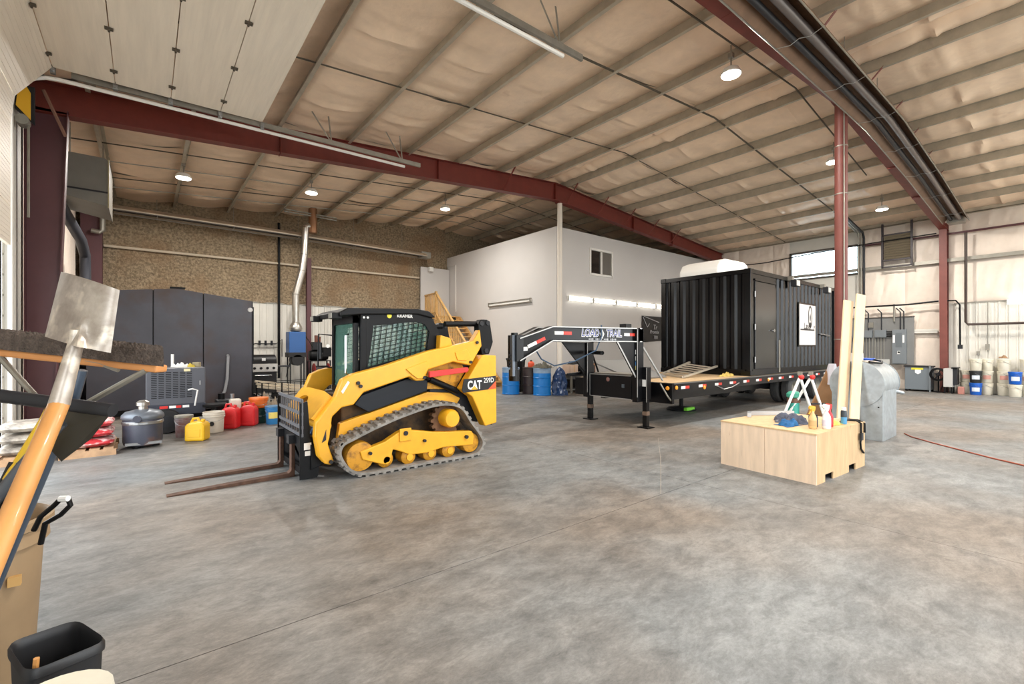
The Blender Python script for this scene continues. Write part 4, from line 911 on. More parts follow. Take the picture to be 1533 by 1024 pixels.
# furnace hung on the left wall
fu = thing('hanging_furnace', 'grey box furnace hung high beside the maroon column', 'furnace', (-.95, 13.3, 4.45))
M().prism([(-1.35,4.62),(-1.35,5.48),(-.66,5.48),(-.6,5.42),(-.6,4.48),(-1.35,4.62)][:5], 12.7, 14.1).obj('cabinet', mat('furnace_grey', (118,116,108), .5, var=.08), fu, bevel=.015)
M().box(-1.36, -.6, 12.68, 12.7, 4.75, 4.78).obj('seam', m_charc, fu); M().box(-.605, -.595, 12.69, 14.1, 4.45, 5.45).obj('side_panel', mat('furnace_side', (70,64,54), .6), fu); M().box(-.61, -.59, 12.675, 12.69, 4.45, 5.45).obj('side_flange', mat('tan_edge', (170,156,120), .5), fu)
for x, y in ((-1.2,12.9),(-.75,13.9)): M().tube([(x,y,5.46),(x,y,6.15)], .012, 6).obj('hanger_rod', m_galv, fu)
one(M().tube([(-1.5,12.2,4.9),(-1.4,13.3,4.55),(-1.22,15.2,4.15),(-1.2,15.9,3.9),(-1.2,16.0,3.4),(-1.2,16.0,.1)], .11, 12), 'flex_duct', mat('duct_dark', (62,64,72), .5, .3), 'dark flexible duct dropping along the side wall below the furnace', 'duct', smooth=True)
# yellow bracket on the door jamb, chain hoist
yb = thing('safety_bracket', 'yellow perforated spring bracket above the door track', 'bracket', (-1.4, 10.45, 4.9))
M().prism([(-1.58,5.34),(-1.52,5.27),(-1.42,5.15),(-1.42,5.58),(-1.48,5.7),(-1.55,5.68)], 10.42, 10.45).obj('plate', mat('safety_yellow', (236,180,40), .5), yb)
M().prism([(-1.6,5.3),(-1.38,5.1),(-1.38,5.7),(-1.6,5.7)], 10.47, 10.52).obj('backing', m_charc, yb); M().cyl((-1.5,10.3,5.1), (-1.5,10.5,5.1), .08, n=16).obj('chain_wheel', m_galv, yb)
M().tube([(-1.44,10.4,5.1),(-1.44,10.4,3.6)], .018, 6).obj('chain', m_galv, yb)
one(M().tube([(-1.3,10.6,5.75),(-1.05,10.72,5.1)], .025, 6), 'track_strut', mat('brown_strut', (128,92,76), .6), 'brown strut from door track to maroon column', 'strut')

# ---- clutter along the enclosure
ge = thing('generator', 'dark grey louvred welder generator on a wheeled frame', 'generator', (.45, 10.8, 0))
m_gen = mat('generator_grey', (84,86,94), .45, var=.06)
M().box(0, .9, 10.5, 11.2, .45, 1.17).obj('housing', m_gen, ge, bevel=.02)
lv = M()
for c in range(6):
    for r_ in range(15): lv.box(.08+.105*c, .16+.105*c, 10.494, 10.5, .62+.033*r_, .632+.033*r_)
tag(lv.obj('louvres', m_black, ge), kind='stuff')
M().box(.02, .9, 10.48, 11.2, .3, .5).obj('skirt', mat('navy_frame', (46,50,62), .5), ge, bevel=.01)
for x, w_, c in ((.2,.12,m_red2),(.34,.1,m_wtxt),(.44,.08,m_red2),(.54,.1,m_wtxt)): M().box(x, x+w_, 10.474, 10.48, .43, .475).obj('stripe', c, ge)
M().cyl((.4,10.8,1.17), (.4,10.8,1.42), .025, n=10).obj('exhaust_stack', m_wtxt, ge); M().box(.56, .66, 10.49, 10.5, 1.1, 1.15).obj('label', mat('label_cream', (226,216,170), .5), ge); M().box(.8, .82, 10.49, 10.5, .84, .92).obj('latch', m_steel, ge)
for x in (.3,): M().lathe([(.02,-.07),(.2,-.07),(.22,-.04),(.22,.04),(.2,.07),(.02,.07)], (x,10.3,.22), 22, 'y').obj('tyre', m_blackm, ge, smooth=True); M().lathe([(.01,-.075),(.1,-.075),(.1,0),(.01,0)], (x,10.3,.22), 16, 'y').obj('hub', m_charc, ge)
M().cyl((.3,10.3,.22), (.3,11.3,.22), .025, n=8).box(.05, .95, 10.6, 10.7, .22, .3).obj('axle', m_black, ge); M().lathe([(.02,-.07),(.22,-.07),(.22,.07),(.02,.07)], (.3,11.25,.22), 22, 'y').obj('tyre', m_blackm, ge)
M().bar((.85,10.95,.3), (1.02,10.95,.3), .05).bar((1.0,10.95,0), (1.0,10.95,.32), .05).obj('tow_bar', m_black, ge)
M().box(.85, 1.25, 10.3, 10.7, .42, .46).obj('side_tray', m_black, ge)
M().tube([(.72,10.4,.46),(.76,10.35,.75),(.68,10.35,.78),(.62,10.4,.76)], .014, 6).obj('crank_handle', m_wtxt, ge)
one(M().lathe([(.03,0),(.07,0),(.07,.09),(.03,.09)], (.78,10.8,1.17), 18), 'tape_roll', mat('tape_tan', (160,150,120), .6), 'roll of tan tape on top of the generator', 'tape roll')
def rag(name, c, sx, sy, hgt, m_, label, cat, seed, rz=0., group=None):
    q = Matrix.Rotation(rz, 3, 'Z')
    def fn(u, v):
        x, y = (u-.5)*2, (v-.5)*2; rr = max(0, 1-(x*x+y*y)**1.2)
        z = hgt*rr**.35*(.25+1.1*abs(nz(x*1.6+seed, y*1.6, seed))+.6*abs(nz(x*4+seed, y*4, seed)))+.004
        wob = 1+.45*nz(x*1.5, y*1.5, seed+3)
        p = q @ Vector((x*sx/2*wob, y*sy/2*wob, 0)); return (c[0]+p.x, c[1]+p.y, c[2]+z)
    m = M().grid(fn, 28, 28)
    m.grid(lambda u, v: (lambda p: (p[0], p[1], c[2]+.001))(fn(u, v)), 28, 28, True)
    return one(m, name, m_, label, cat, group, smooth=True)
rag('cloth', (.52,10.75,1.17), .26, .16, .08, m_wtxt, 'crumpled white cloth on top of the generator', 'cloth', 4.2)
rag('yellow_glove', (.68,10.72,1.17), .12, .1, .07, mat('glove_yellow', (214,190,70), .7), 'yellow glove beside the tape roll on the generator', 'glove', 8.8)
# round dark tank
tk = thing('round_tank', 'squat dark round canister with clamps and a steel top valve', 'canister', (-.03, 9.22, 0))
m_tk = mat('tank_navy', (68,70,82), .45, var=.15, vs=5, c3=(128,84,56), c3s=3, c3t=(.58,.72))
M().lathe([(.2,.03),(.24,.05),(.25,.1),(.25,.42),(.24,.47)], (-.03,9.22,0), 28).obj('body', m_tk, tk, smooth=True)
M().lathe([(.26,.44),(.27,.46),(.265,.5),(.22,.55),(.1,.58),(.02,.585)], (-.03,9.22,0), 28).obj('lid', mat('tank_lid', (112,118,126), .4, .4, var=.1), tk, smooth=True)
M().lathe([(.255,.36),(.262,.37),(.262,.4),(.255,.41)], (-.03,9.22,0), 28).obj('clamp_band', m_steel, tk)
M().lathe([(.06,.58),(.06,.63),(.085,.64),(.085,.69),(.05,.72)], (-.03,9.22,0), 16).obj('valve', m_flue, tk, smooth=True)
M().box(-.24, .2, 8.98, 9.06, .06, .1).obj('foot_rail', m_steel, tk)
for a in (0,2.1,4.2): M().cyl((-.03+.16*math.cos(a),9.22+.16*math.sin(a),0), (-.03+.16*math.cos(a),9.22+.16*math.sin(a),.04), .05, n=12).obj('caster', m_black, tk)
M().lathe([(.001,-.02),(.05,-.02),(.055,0),(.001,0)], (-.1, 8.96, .46), 14, 'y').obj('side_port', m_tk, tk)
# pallets with bags
m_pal = mat('pallet_wood', (182,146,112), .8, var=.2, vs=7)
def pallet(x0, y0, x1, y1, label):
    t = thing('wood_pallet', label, 'pallet', ((x0+x1)/2, (y0+y1)/2, 0), 'wood pallets by the side door')
    for y in (y0, (y0+y1)/2-.02, y1-.04): M().box(x0, x1, y, y+.04, .0, .09).obj('stringer', m_pal, t)
    n = max(3, int((x1-x0)/.15))
    for k in range(n): a = x0+(x1-x0)*k/n; M().box(a+.01, a+(x1-x0)/n-.03, y0, y1, .09, .11).obj('deck_board', m_pal, t)
    return t
pallet(-.93, 8.75, -.33, 9.75, 'wood pallet stacked with red and white bags'); pallet(-1.6, 8.72, -.99, 9.6, 'wood pallet with clear wrapped sacks beside the maroon column')
def bag(c, sx, sy, sz, m_, label, name='cement_bag', seed=0., rz=0., group=None):
    q = Matrix.Rotation(rz, 3, 'Z'); m = M(); ff = []
    for s in (1, -1):
        def fn(u, v, s=s):
            x, y = (u-.5)*2, (v-.5)*2; e = (max(0, 1-x**4)*max(0, 1-y**4))**.45
            p = q @ Vector((x*sx/2*(1-.06*y*y), y*sy/2*(1-.05*x*x), 0)); return (c[0]+p.x, c[1]+p.y, c[2]+sz/2+s*sz/2*e*(1+.12*nz(x*2+seed, y*2)*(s > 0)))
        m.grid(fn, 14, 14, s < 0)
    return one(m, name, m_, label, 'bag', group, smooth=True)
m_rb = mat('bag_red', (186,52,58), .45, col2=(226,200,196), vs=5, thr=(.42,.5), stretch=(1,1,3))
for k in range(3): bag((-.63+.02*k, 9.15+.03*k, .112+.135*k), .55-.05*k, .75-.05*k, .12, m_rb, ('red and white bag, lowest on the pallet', 'red and white bag in the middle of the pallet stack', 'red and white bag on top of the pallet stack')[k], seed=k*3., group='bags on the pallet')
m_cb2 = mat('bag_clear', (190,180,166), .25, col2=(120,112,104), vs=6, thr=(.35,.6))
for k in range(3): bag((-1.28, 9.1, .112+.15*k), .5, .75, .13, m_cb2, ('clear wrapped sack, lowest beside the maroon column', 'clear wrapped sack in the middle of the column side stack', 'clear wrapped sack on top of the column side stack')[k], name='wrapped_sack', seed=10+k*2., group='wrapped sacks')
# jerry cans and buckets
def jerry(c, w_, d_, h_, m_, label, rz, group=None):
    t = thing('jerry_can', label, 'jerry can', c, group)
    prof = [(-.5,0),(.5,0),(.5,.72),(.36,.86),(.12,.9),(-.3,.86),(-.5,.7)]
    M().prism([(c[0]+a*w_, c[2]+b*h_) for a, b in prof], c[1]-d_/2, c[1]+d_/2).obj('body', m_, t, bevel=.035)
    M().tube([(c[0]-.3*w_, c[1], c[2]+.82*h_), (c[0]-.22*w_, c[1], c[2]+h_), (c[0]+.02*w_, c[1], c[2]+1.02*h_), (c[0]+.1*w_, c[1], c[2]+.86*h_)], .022, 8).obj('handle', m_, t, smooth=True)
    M().cyl((c[0]+.26*w_, c[1], c[2]+.86*h_), (c[0]+.3*w_, c[1], c[2]+.97*h_), .03, n=12).obj('cap', m_, t)
    M().box(c[0]-.3*w_, c[0]+.3*w_, c[1]-d_/2-.006, c[1]-d_/2+.002, c[2]+.2*h_, c[2]+.55*h_).obj('embossed_panel', m_, t, bevel=.004)
    t.rotation_euler = (0,0,rz); return t
jerry((.68,9.25,0), .30, .24, .36, mat('can_yellow', (232,182,34), .4), 'yellow plastic jerry can beside the white bucket', -.5)
m_rc = mat('can_red', (206,34,38), .4)
jerry((1.27,10.22,0), .30, .24, .46, m_rc, 'red jerry can next to the white bucket', -.5, 'red fuel cans'); jerry((1.6,10.36,0), .30, .24, .46, m_rc, 'red jerry can next to the orange lidded bucket', -.5, 'red fuel cans')
def bucket(c, r_, h_, m_, label, lid=None, band=None, handle=True, name='bucket', group=None, cat='bucket', open_=False):
    t = thing(name, label, cat, c, group)
    pr = [(r_*.86, 0), (r_*.9, .01), (r_*.97, h_*.75), (r_*1.04, h_*.76), (r_*1.04, h_*.8), (r_*.98, h_*.81), (r_*.985, h_*.86), (r_*1.05, h_*.87), (r_*1.05, h_*.9), (r_, h_*.91), (r_*1.03, h_)]
    if open_: pr += [(r_*.96, h_), (r_*.84, .03)]
    bd = M().lathe(pr, c, 24).obj('body', m_, t, smooth=True)
    if lid: M().lathe([(r_*1.06, h_-.02), (r_*1.07, h_), (r_*1.05, h_+.015), (r_*.95, h_+.012), (.01, h_+.012)], c, 24).obj('lid', lid, t, smooth=True)
    if band:
        z0, z1, bm, a0, a1 = band
        M().grid(lambda u, v: (c[0]+(r_*.99)*math.cos(a0+(a1-a0)*u), c[1]+(r_*.99)*math.sin(a0+(a1-a0)*u), c[2]+h_*(z0+(z1-z0)*v)), 12, 1).obj('label', bm, bd)
    if handle: M().tube([(c[0]+r_*1.04*math.cos(a), c[1]-r_*1.06*math.sin(a)*.9-.0, c[2]+h_*.84-.1*math.sin(a)) for a in [R(q) for q in range(0, 181, 15)]], .004, 5).obj('handle', m_steel, bd)
    return t
m_bw = mat('bucket_white', (214,206,192), .45, var=.1, vs=5); m_bb = mat('bucket_blue', (30,92,176), .4); m_bk = mat('bucket_black', (30,38,36), .45)
bw = bucket((.98,9.98,0), .17, .37, m_bw, 'white plastic bucket with a dark emblem between the jerry cans', open_=True)
M().lathe([(.001,-.01),(.04,-.01),(.04,0),(.001,0)], (.93, 9.81, .17), 14, 'y').obj('emblem', m_decal, bw)
bucket((1.82,10.62,0), .17, .30, mat('bucket_green', (36,72,64), .45), 'dark green bucket under the orange bucket'); bucket((1.82,10.62,.315), .17, .19, mat('bucket_orange', (224,112,40), .45), 'short orange bucket stacked on the dark green bucket', lid=mat('lid_orange', (230,120,44), .4))
bucket((2.03,10.3,0), .145, .35, mat('pail_blue', (52,128,186), .4, var=.12, vs=6), 'blue steel pail with a yellow label', lid=mat('pail_lid', (70,120,160), .4), band=(.35,.7,mat('label_yellow', (226,206,110), .5), -2.4, -1.2))
bucket((1.72,11.02,0), .17, .38, mat('bucket_orange', (224,112,40), .45), 'orange bucket standing behind the red jerry cans')
jg = bucket((.52,9.75,0), .13, .36, mat('jug_grey', (140,134,136), .5, col2=(120,80,76), vs=6), 'grey drum shaped jug behind the yellow jerry can', lid=m_galv, name='steel_jug', cat='jug')
one(M().box(1.3,1.5,10.52,10.7,0,.52), 'white_jug', m_bw, 'pale square jug behind the white bucket', 'jug', bevel=.03)
en2 = thing('small_engine', 'small dark engine pump behind the red jerry cans', 'engine', (1.3, 10.9, 0))
M().box(1.1,1.45,10.75,11.05,.0,.5).obj('block', m_charc, en2, bevel=.02); M().cyl((1.2,10.9,.5),(1.2,10.9,.62),.06,n=12).obj('filter', m_black, en2); M().cyl((1.38,10.85,.5),(1.38,10.85,.6),.04,n=12).obj('cap', m_steel, en2)
rag('rag_pile', (2.2,11.45,0), .5, .4, .42, mat('rag_beige', (170,158,140), .9, var=.25, vs=8), 'heap of beige rags behind the blue pail', 'rags', 2.7)

# ================================================================== STAIR, OFFICE WALL, DRUMS
m_pine = mat('stair_pine', (206,164,104), .65, var=.14, vs=6)
st = thing('wooden_stair', 'pine stair with slatted handrail climbing to the office door', 'stair', (10.5, 16, 0))
SX0, SX1 = 9.92, 11.15
N_ = 16; TOPY, BOTY, TOPZ = 17.7, 14.5, 2.95
for k in range(N_-1):
    y = BOTY+(TOPY-BOTY)*k/(N_-1); z = TOPZ*(k+1)/N_; M().box(SX0+.05, SX1-.02, y, y+.25, z-.035, z).obj('tread', m_pine, st)
for x in (SX0+.02, SX1-.06): M().prism([(BOTY-.02,0),(BOTY+.3,0),(TOPY+.05,TOPZ-.28),(TOPY+.05,TOPZ-.02),(TOPY-.1,TOPZ-.02),(BOTY-.02,.12)], x, x+.04, 'x').obj('stringer', m_pine, st)
M().box(SX0, SX1, TOPY, 18.7, TOPZ-.04, TOPZ).obj('landing', m_pine, st)
for x in (SX0+.05, SX1-.1):
    for y in (TOPY+.1, 18.55): M().box(x-.05, x+.05, y-.05, y+.05, 0, TOPZ-.04).obj('post', m_pine, st)
def rail(y0, z0, y1, z1): M().bar((SX0, y0, z0), (SX0, y1, z1), .09, .04).obj('handrail', m_pine, st)
rail(TOPY, TOPZ+.98, 18.68, TOPZ+.95); rail(BOTY, .98, TOPY, TOPZ+1.0); rail(TOPY, TOPZ+.12, 18.68, TOPZ+.12); rail(BOTY, .2, TOPY, TOPZ+.12)
for k in range(8): y = TOPY+.06+.13*k; M().box(SX0-.02, SX0+.02, y-.018, y+.018, TOPZ-.15, TOPZ+.97).obj('baluster', m_pine, st)
for k in range(24): y = BOTY+.05+(TOPY-BOTY-.05)*k/24; z = TOPZ*(y-BOTY)/(TOPY-BOTY); M().box(SX0-.02, SX0+.02, y-.018, y+.018, z+.1, z+1.0).obj('baluster', m_pine, st)
for y in (BOTY, TOPY): M().box(SX0-.045, SX0+.045, y-.045, y+.045, 0 if y == BOTY else TOPZ-.2, (1.05 if y == BOTY else TOPZ+1.05)).obj('newel_post', m_pine, st)
one(M().box(XM-.03, XM-.002, 18.1, 18.16, 3.2, 5.35), 'door_casing', m_wpaint, 'white casing at the upstairs office doorway', 'door casing')
one(M().box(10.05,10.25,18.5,18.7,5.0,5.2).bar((10.15,18.5,5.1),(10.15,18.9,5.2),.04), 'wall_lamp', m_wpaint, 'small white wall lamp near the end of the gable heater', 'wall lamp', bevel=.02)
def drum(c, m_, label, top=None, group=None, name='steel_drum'):
    t = thing(name, label, 'drum', c, group); r_ = .29
    M().lathe([(r_-.02,0),(r_+.005,.01),(r_+.005,.03),(r_-.005,.04),(r_-.005,.29),(r_+.012,.3),(r_-.005,.32),(r_-.005,.56),(r_+.012,.575),(r_-.005,.59),(r_-.005,.72)] + ([] if top else [(r_-.005,.85),(r_+.006,.86),(r_+.006,.88),(r_-.01,.885),(r_-.03,.87),(.01,.87)]), c, 28).obj('body', m_, t, smooth=True)
    if top: M().lathe([(r_-.004,.72),(r_-.002,.84),(r_+.006,.86),(r_+.006,.88),(r_-.01,.885),(r_-.03,.87),(.01,.87)], c, 28).obj('top_band', top, t, smooth=True)
    return t
m_db = mat('drum_blue', (22,118,196), .4); m_dbt = mat('drum_film', (142,164,188), .35, var=.12, vs=7)
drum((9.5,11.92,0), m_db, 'blue drum with a pale top band and bare lid', m_dbt, 'blue drums'); drum((10.05,10.98,0), m_db, 'blue drum with a pale top band under the olive tarp', m_dbt, 'blue drums')
drum((10.12,11.6,0), mat('drum_dark', (58,44,40), .5, var=.2), 'dark rusty drum standing between the two blue drums', None, None)
rag('tarp', (10.05,10.98,.885), .58, .58, .17, mat('tarp_olive', (94,92,80), .8, var=.2), 'olive tarp heaped on the blue drum', 'tarp', 5.1)
oc = thing('orange_cap_jug', 'red orange jug on the dark drum', 'jug', (10.1,11.58,.885)); M().lathe([(.1,0),(.11,.02),(.11,.14),(.07,.18),(.03,.2)], (10.1,11.58,.885), 16).obj('body', mat('jug_orange', (224,92,60), .4), oc, smooth=True); M().cyl((10.1,11.58,1.08),(10.1,11.58,1.12),.035,n=10).obj('cap', m_black, oc)
bn = thing('black_bin', 'black plastic bin behind the blue drum with the bare lid', 'bin', (10.15,12.45,0)); M().lathe([(.25,0),(.33,1.1),(.35,1.1),(.35,1.14),(.3,1.14)], (10.15,12.45,0), 8).obj('body', m_black, bn); M().lathe([(.36,1.14),(.36,1.17),(.01,1.2)], (10.15,12.45,0), 8).obj('lid', m_charc, bn)
def ts(u, v):
    a = 2*math.pi*u; rr = .22*(1-v**3)**.6*(1+.5*nz(math.cos(a)*2, math.sin(a)*2, v*4)+.25*nz(math.cos(a)*5, math.sin(a)*5, v*9))+.005; return (10.52+rr*math.cos(a), 10.66+rr*math.sin(a), .92*v)
one(M().grid(ts, 24, 14), 'blue_tarp', mat('tarp_blue', (36,62,104), .45, var=.5, vs=9, c3=(170,180,196), c3s=9, c3t=(.6,.68)), 'crumpled blue tarp bundle against the white pipe post', 'tarp', smooth=True)
# bench by the office corner
wbn = thing('work_bench', 'grey steel work bench against the office wall', 'bench', (11.95, 11.1, 0))
M().box(11.2,12.75,10.78,11.4,.58,.63).obj('top', m_charc, wbn); M().box(11.25,12.7,10.85,11.38,.14,.17).obj('shelf', m_charc, wbn)
for x in (11.24, 12.7):
    for y in (10.82, 11.36): M().box(x-.03, x+.03, y-.03, y+.03, 0, .58).obj('leg', m_galv, wbn)
m_card = mat('cardboard', (176,128,92), .8, var=.08)
def carton(x0,x1,y0,y1,z0,z1,label,m_=None):
    t = thing('cardboard_box', label, 'box', ((x0+x1)/2,(y0+y1)/2,z0), 'cartons on the bench'); M().box(x0,x1,y0,y1,z0,z1).obj('carton', m_ or m_card, t, bevel=.006); M().box((x0+x1)/2-.025,(x0+x1)/2+.025,y0-.002,y1+.002,z0+.06,z1+.002).obj('tape', mat('parcel_tape', (196,160,120), .3), t); return t
carton(12.05,12.5,10.85,11.25,.63,.98,'brown cardboard box on the bench beside the black motor'); carton(11.25,11.6,10.85,11.25,.63,.95,'pale cardboard box on the bench beside the white pipe post', mat('cardboard_pale', (196,170,150), .8))
mo = thing('electric_motor', 'black electric motor on the bench between two cartons', 'motor', (11.85,11.0,.63)); M().lathe([(.02,-.16),(.12,-.16),(.14,-.12),(.14,.12),(.12,.16),(.02,.16)], (11.83,11.0,.77), 18, 'y').obj('case', m_black, mo, smooth=True); M().box(11.74,11.92,10.9,11.1,.63,.66).obj('foot', m_black, mo); M().cyl((11.83,10.8,.77),(11.83,10.86,.77),.02,n=8).obj('shaft', m_steel, mo)
rag('black_tarp', (11.75,11.08,.98), .7, .3, .12, m_blackm, 'black cable heap over the cartons on the bench', 'cables', 1.3).location.z -= .02
one(M().box(11.28,11.7,10.9,11.3,.17,.44), 'tool_case', m_black, 'black tool case on the shelf under the bench', 'tool case', bevel=.01)
one(M().box(11.9,12.25,10.9,11.3,.17,.42), 'storage_box', mat('box_brown', (120,100,84), .7), 'brown storage box on the shelf under the bench', 'box', bevel=.01)
# banner on the office wall
ba = thing('wall_banner', 'black vinyl banner with white lettering on the office wall', 'banner', (17.1, YM-.02, 1.85))
M().grid(lambda u, v: (16.1+2.2*u, YM-.03-.02*nz(u*3, v*2), 1.87+1.0*v-.1*(1-v)*(1-u)), 14, 8).obj('vinyl', m_decal, ba, smooth=True)
M().bar((16.15,YM-.06,2.82),(16.45,YM-.06,2.4),.004,.03).bar((16.45,YM-.06,2.4),(16.6,YM-.06,2.55),.004,.03).bar((16.2,YM-.06,2.85),(17.3,YM-.06,2.62),.004,.03).obj('swoosh', m_sil, ba)
text('Tr', 'lettering', m_sil, (17.0, YM-.06, 2.4), FACE_MY, .3, ba, shear=.2); text('Promix', 'lettering', m_sil, (16.95, YM-.06, 2.2), FACE_MY, .22, ba, shear=.2); text('780', 'lettering', m_sil, (17.05, YM-.06, 1.97), FACE_MY, .2, ba)
# ================================================================== RIGHT WALL EQUIPMENT
XW = XRW-.23
m_el = mat('panel_grey', (118,124,128), .45, var=.04)
eb = thing('electrical_board', 'grey electrical board with breaker panels and conduits on the wall', 'electrical panel', (XW, 4.7, .9))
M().box(XW-.02, XW, 3.82, 6.1, .92, 2.68).obj('backboard', mat('board_grey', (122,122,120), .6, var=.06), eb); M().box(XW-.05, XW, 3.8, 6.12, 2.66, 2.69).obj('top_cap', mat('cap_dark', (86,78,70), .6), eb)
bp_ = M().box(XW-.16, XW-.02, 4.02, 4.42, .95, 2.2).obj('breaker_panel', m_el, eb, bevel=.008)
M().box(XW-.165, XW-.158, 4.14, 4.32, 1.55, 2.08).obj('panel_door', mat('panel_door_grey', (102,108,112), .4), bp_); M().box(XW-.167, XW-.16, 4.07, 4.12, 1.72, 2.0).obj('label', m_wtxt, bp_); M().box(XW-.167, XW-.16, 4.34, 4.4, 1.72, 2.0).obj('label', m_wtxt, bp_)
M().box(XW-.167, XW-.16, 4.19, 4.27, 1.3, 1.42).obj('latch_plate', m_wtxt, bp_); M().cyl((XW-.16,4.22,1.37),(XW-.2,4.22,1.37),.03,n=10).obj('latch', m_black, bp_)
for y0, y1 in ((4.6, 4.95), (5.02, 5.4), (5.5, 5.95)):
    d = M().box(XW-.14, XW-.02, y0, y1, 1.92, 2.2).obj('disconnect_box', m_el, eb, bevel=.006); M().box(XW-.145, XW-.138, y0+.04, y1-.04, 1.95, 2.17).obj('cover', m_el, d)
for k in range(3): M().cyl((XW-.08,4.43,1.97+.08*k),(XW-.08,4.6,1.97+.08*k),.022,n=8).obj('conduit_nipple', m_black, eb); M().cyl((XW-.08,5.4,1.97+.08*k),(XW-.08,5.5,1.97+.08*k),.022,n=8).obj('conduit_nipple', m_black, eb)
for k in range(9): M().cyl((XW-.06,4.68+.09*k,1.0),(XW-.06,4.68+.09*k,1.94),.014,n=8).obj('conduit', m_galv, eb)
for y in (4.1, 4.2, 4.75, 5.15, 5.45): M().tube([(XW-.08,y,2.2),(XW-.08,y,2.85),(XW-.08,y+.12,3.0)], .02, 8).obj('riser', m_charc, eb)
M().box(XW-.1, XW-.02, 5.0, 5.15, 2.3, 2.5).obj('small_box', m_galv, eb); M().box(XW-.12, XW-.02, 4.5, 5.3, .93, 1.1).obj('wireway', mat('wireway_white', (190,190,186), .5), eb)
M().cyl((XW-.08,4.38,2.5),(XW-.08,4.38,3.15),.03,n=8).obj('weatherhead', m_galv, eb)
xf = thing('transformer', 'grey floor transformer cabinet with a yellow warning label', 'transformer', (21.5, 3.65, 0))
M().box(21.25, 21.8, 3.3, 4.0, .06, .86).obj('cabinet', mat('xf_grey', (112,120,126), .45), xf, bevel=.01); M().box(21.22, 21.83, 3.27, 4.03, .86, .9).obj('top_lip', m_charc, xf)
M().box(21.24, 21.25, 3.5, 3.82, .76, .83).obj('warning_label', mat('warn_yellow', (214,208,60), .5), xf); M().prism([(3.56,.76),(3.72,.76),(3.72,.66),(3.64,.6),(3.56,.66)], 21.238, 21.246, 'x').obj('white_label', m_wtxt, xf)
for y in (3.34, 3.96):
    for x in (21.3, 21.75): M().box(x-.04, x+.04, y-.03, y+.03, 0, .06).obj('foot', m_black, xf)
M().box(21.2, 21.25, 3.3, 3.34, 0, .9).obj('corner_post', m_el, xf)
fa = thing('floor_fan', 'black pedestal fan standing beside the transformer', 'fan', (21.3, 3.12, 0))
M().lathe([(.16,-.06),(.22,-.05),(.23,0),(.22,.05),(.16,.06)], (21.25,3.12,.62), 22, 'x', cap=False).obj('cage_ring', m_black, fa, smooth=True)
cg = M()
for k in range(16): a = 2*math.pi*k/16; cg.bar((21.2,3.12+.04*math.cos(a),.62+.04*math.sin(a)),(21.2,3.12+.22*math.cos(a),.62+.22*math.sin(a)),.004)
tag(cg.obj('cage_wires', m_black, fa), kind='stuff')
for k in range(4): a = k*math.pi/2+.4; M().bar((21.25,3.12,.62),(21.25,3.12+.18*math.cos(a),.62+.18*math.sin(a)),.02,.09,up=(1,.4,0)).obj('blade', m_charc, fa)
M().cyl((21.25,3.12,.62),(21.4,3.12,.62),.06,n=12).obj('motor', m_charc, fa); M().cyl((21.35,3.12,.02),(21.35,3.12,.6),.02,n=8).obj('pole', m_black, fa); M().lathe([(.18,0),(.18,.02),(.02,.04)], (21.35,3.12,0), 18).obj('base', m_black, fa); M().tube([(21.3,3.0,.5),(21.2,2.98,.3),(21.25,3.05,.05)], .012, 6).obj('cord', m_black, fa)
gb = thing('grey_unit', 'pale grey box unit on short legs beside the red column', 'equipment box', (21.3, 2.85, 0))
M().box(21.0, 21.5, 2.72, 2.95, .22, .84).obj('case', mat('unit_grey', (188,186,182), .45), gb, bevel=.01); M().box(20.98, 21.52, 2.6, 2.76, .84, .88).obj('dark_lid', m_black, gb, bevel=.01); M().box(21.02, 21.5, 2.62, 2.72, .3, .84).obj('side_fins', m_charc, gb)
for x in (21.05, 21.45):
    for y in (2.75, 2.92): M().box(x-.02, x+.02, y-.02, y+.02, 0, .22).obj('leg', m_black, gb)
one(M().box(20.98,21.18,2.45,2.6,0,.25), 'paint_can', mat('can_pink', (176,120,108), .5), 'small dull red can beside the grey unit', 'can', bevel=.02)
# paint pails in stacks
m_pw = mat('pail_white', (220,214,196), .45, var=.08, vs=6); m_pb = mat('pail_royal', (22,92,186), .4); m_lab = mat('pail_label', (206,216,226), .5); m_pk = mat('pail_black', (40,42,42), .5)
def pail(x, y, lvl, m_, label, lid=None, band=None): return bucket((x, y, lvl*.395), .15, .37, m_, label, lid=lid or m_, band=(.3,.65,band,2.6,3.9) if band else None, name='paint_pail', group='paint pails against the right wall', cat='pail')
for x, y, ms, nm in ((21.56,2.46,(m_pw,m_pw),'beside the grey unit'), (21.22,2.2,(m_pb,m_pk,m_pw),'in front of the white pails'), (21.56,1.98,(m_pw,m_pw,m_pw),'next to the tall liner panel'), (21.25,1.33,(m_pw,m_pb),'in the stack below the wall light'), (21.6,1.6,(m_pw,m_pw,m_pw),'under the tan cloth'), (21.6,1.1,(m_pw,m_pw,m_pw),'at the end of the pail row')):
    for k, q in enumerate(ms):
        cn = {id(m_pw):'white', id(m_pb):'royal blue', id(m_pk):'black'}[id(q)]
        pos = ('lowest', 'second', 'third')[k]
        pail(x, y, k, q, f'{cn} paint pail {nm}, {pos} of its stack', band=m_lab if q is not m_pw else (mat('label_pink', (206,150,136), .6) if k == 1 and x > 21.5 else None))
rag('tan_cloth', (21.6,1.6,1.2), .22, .2, .08, mat('cloth_tan', (150,120,90), .9), 'tan cloth on top of a white pail stack', 'cloth', 6.1)
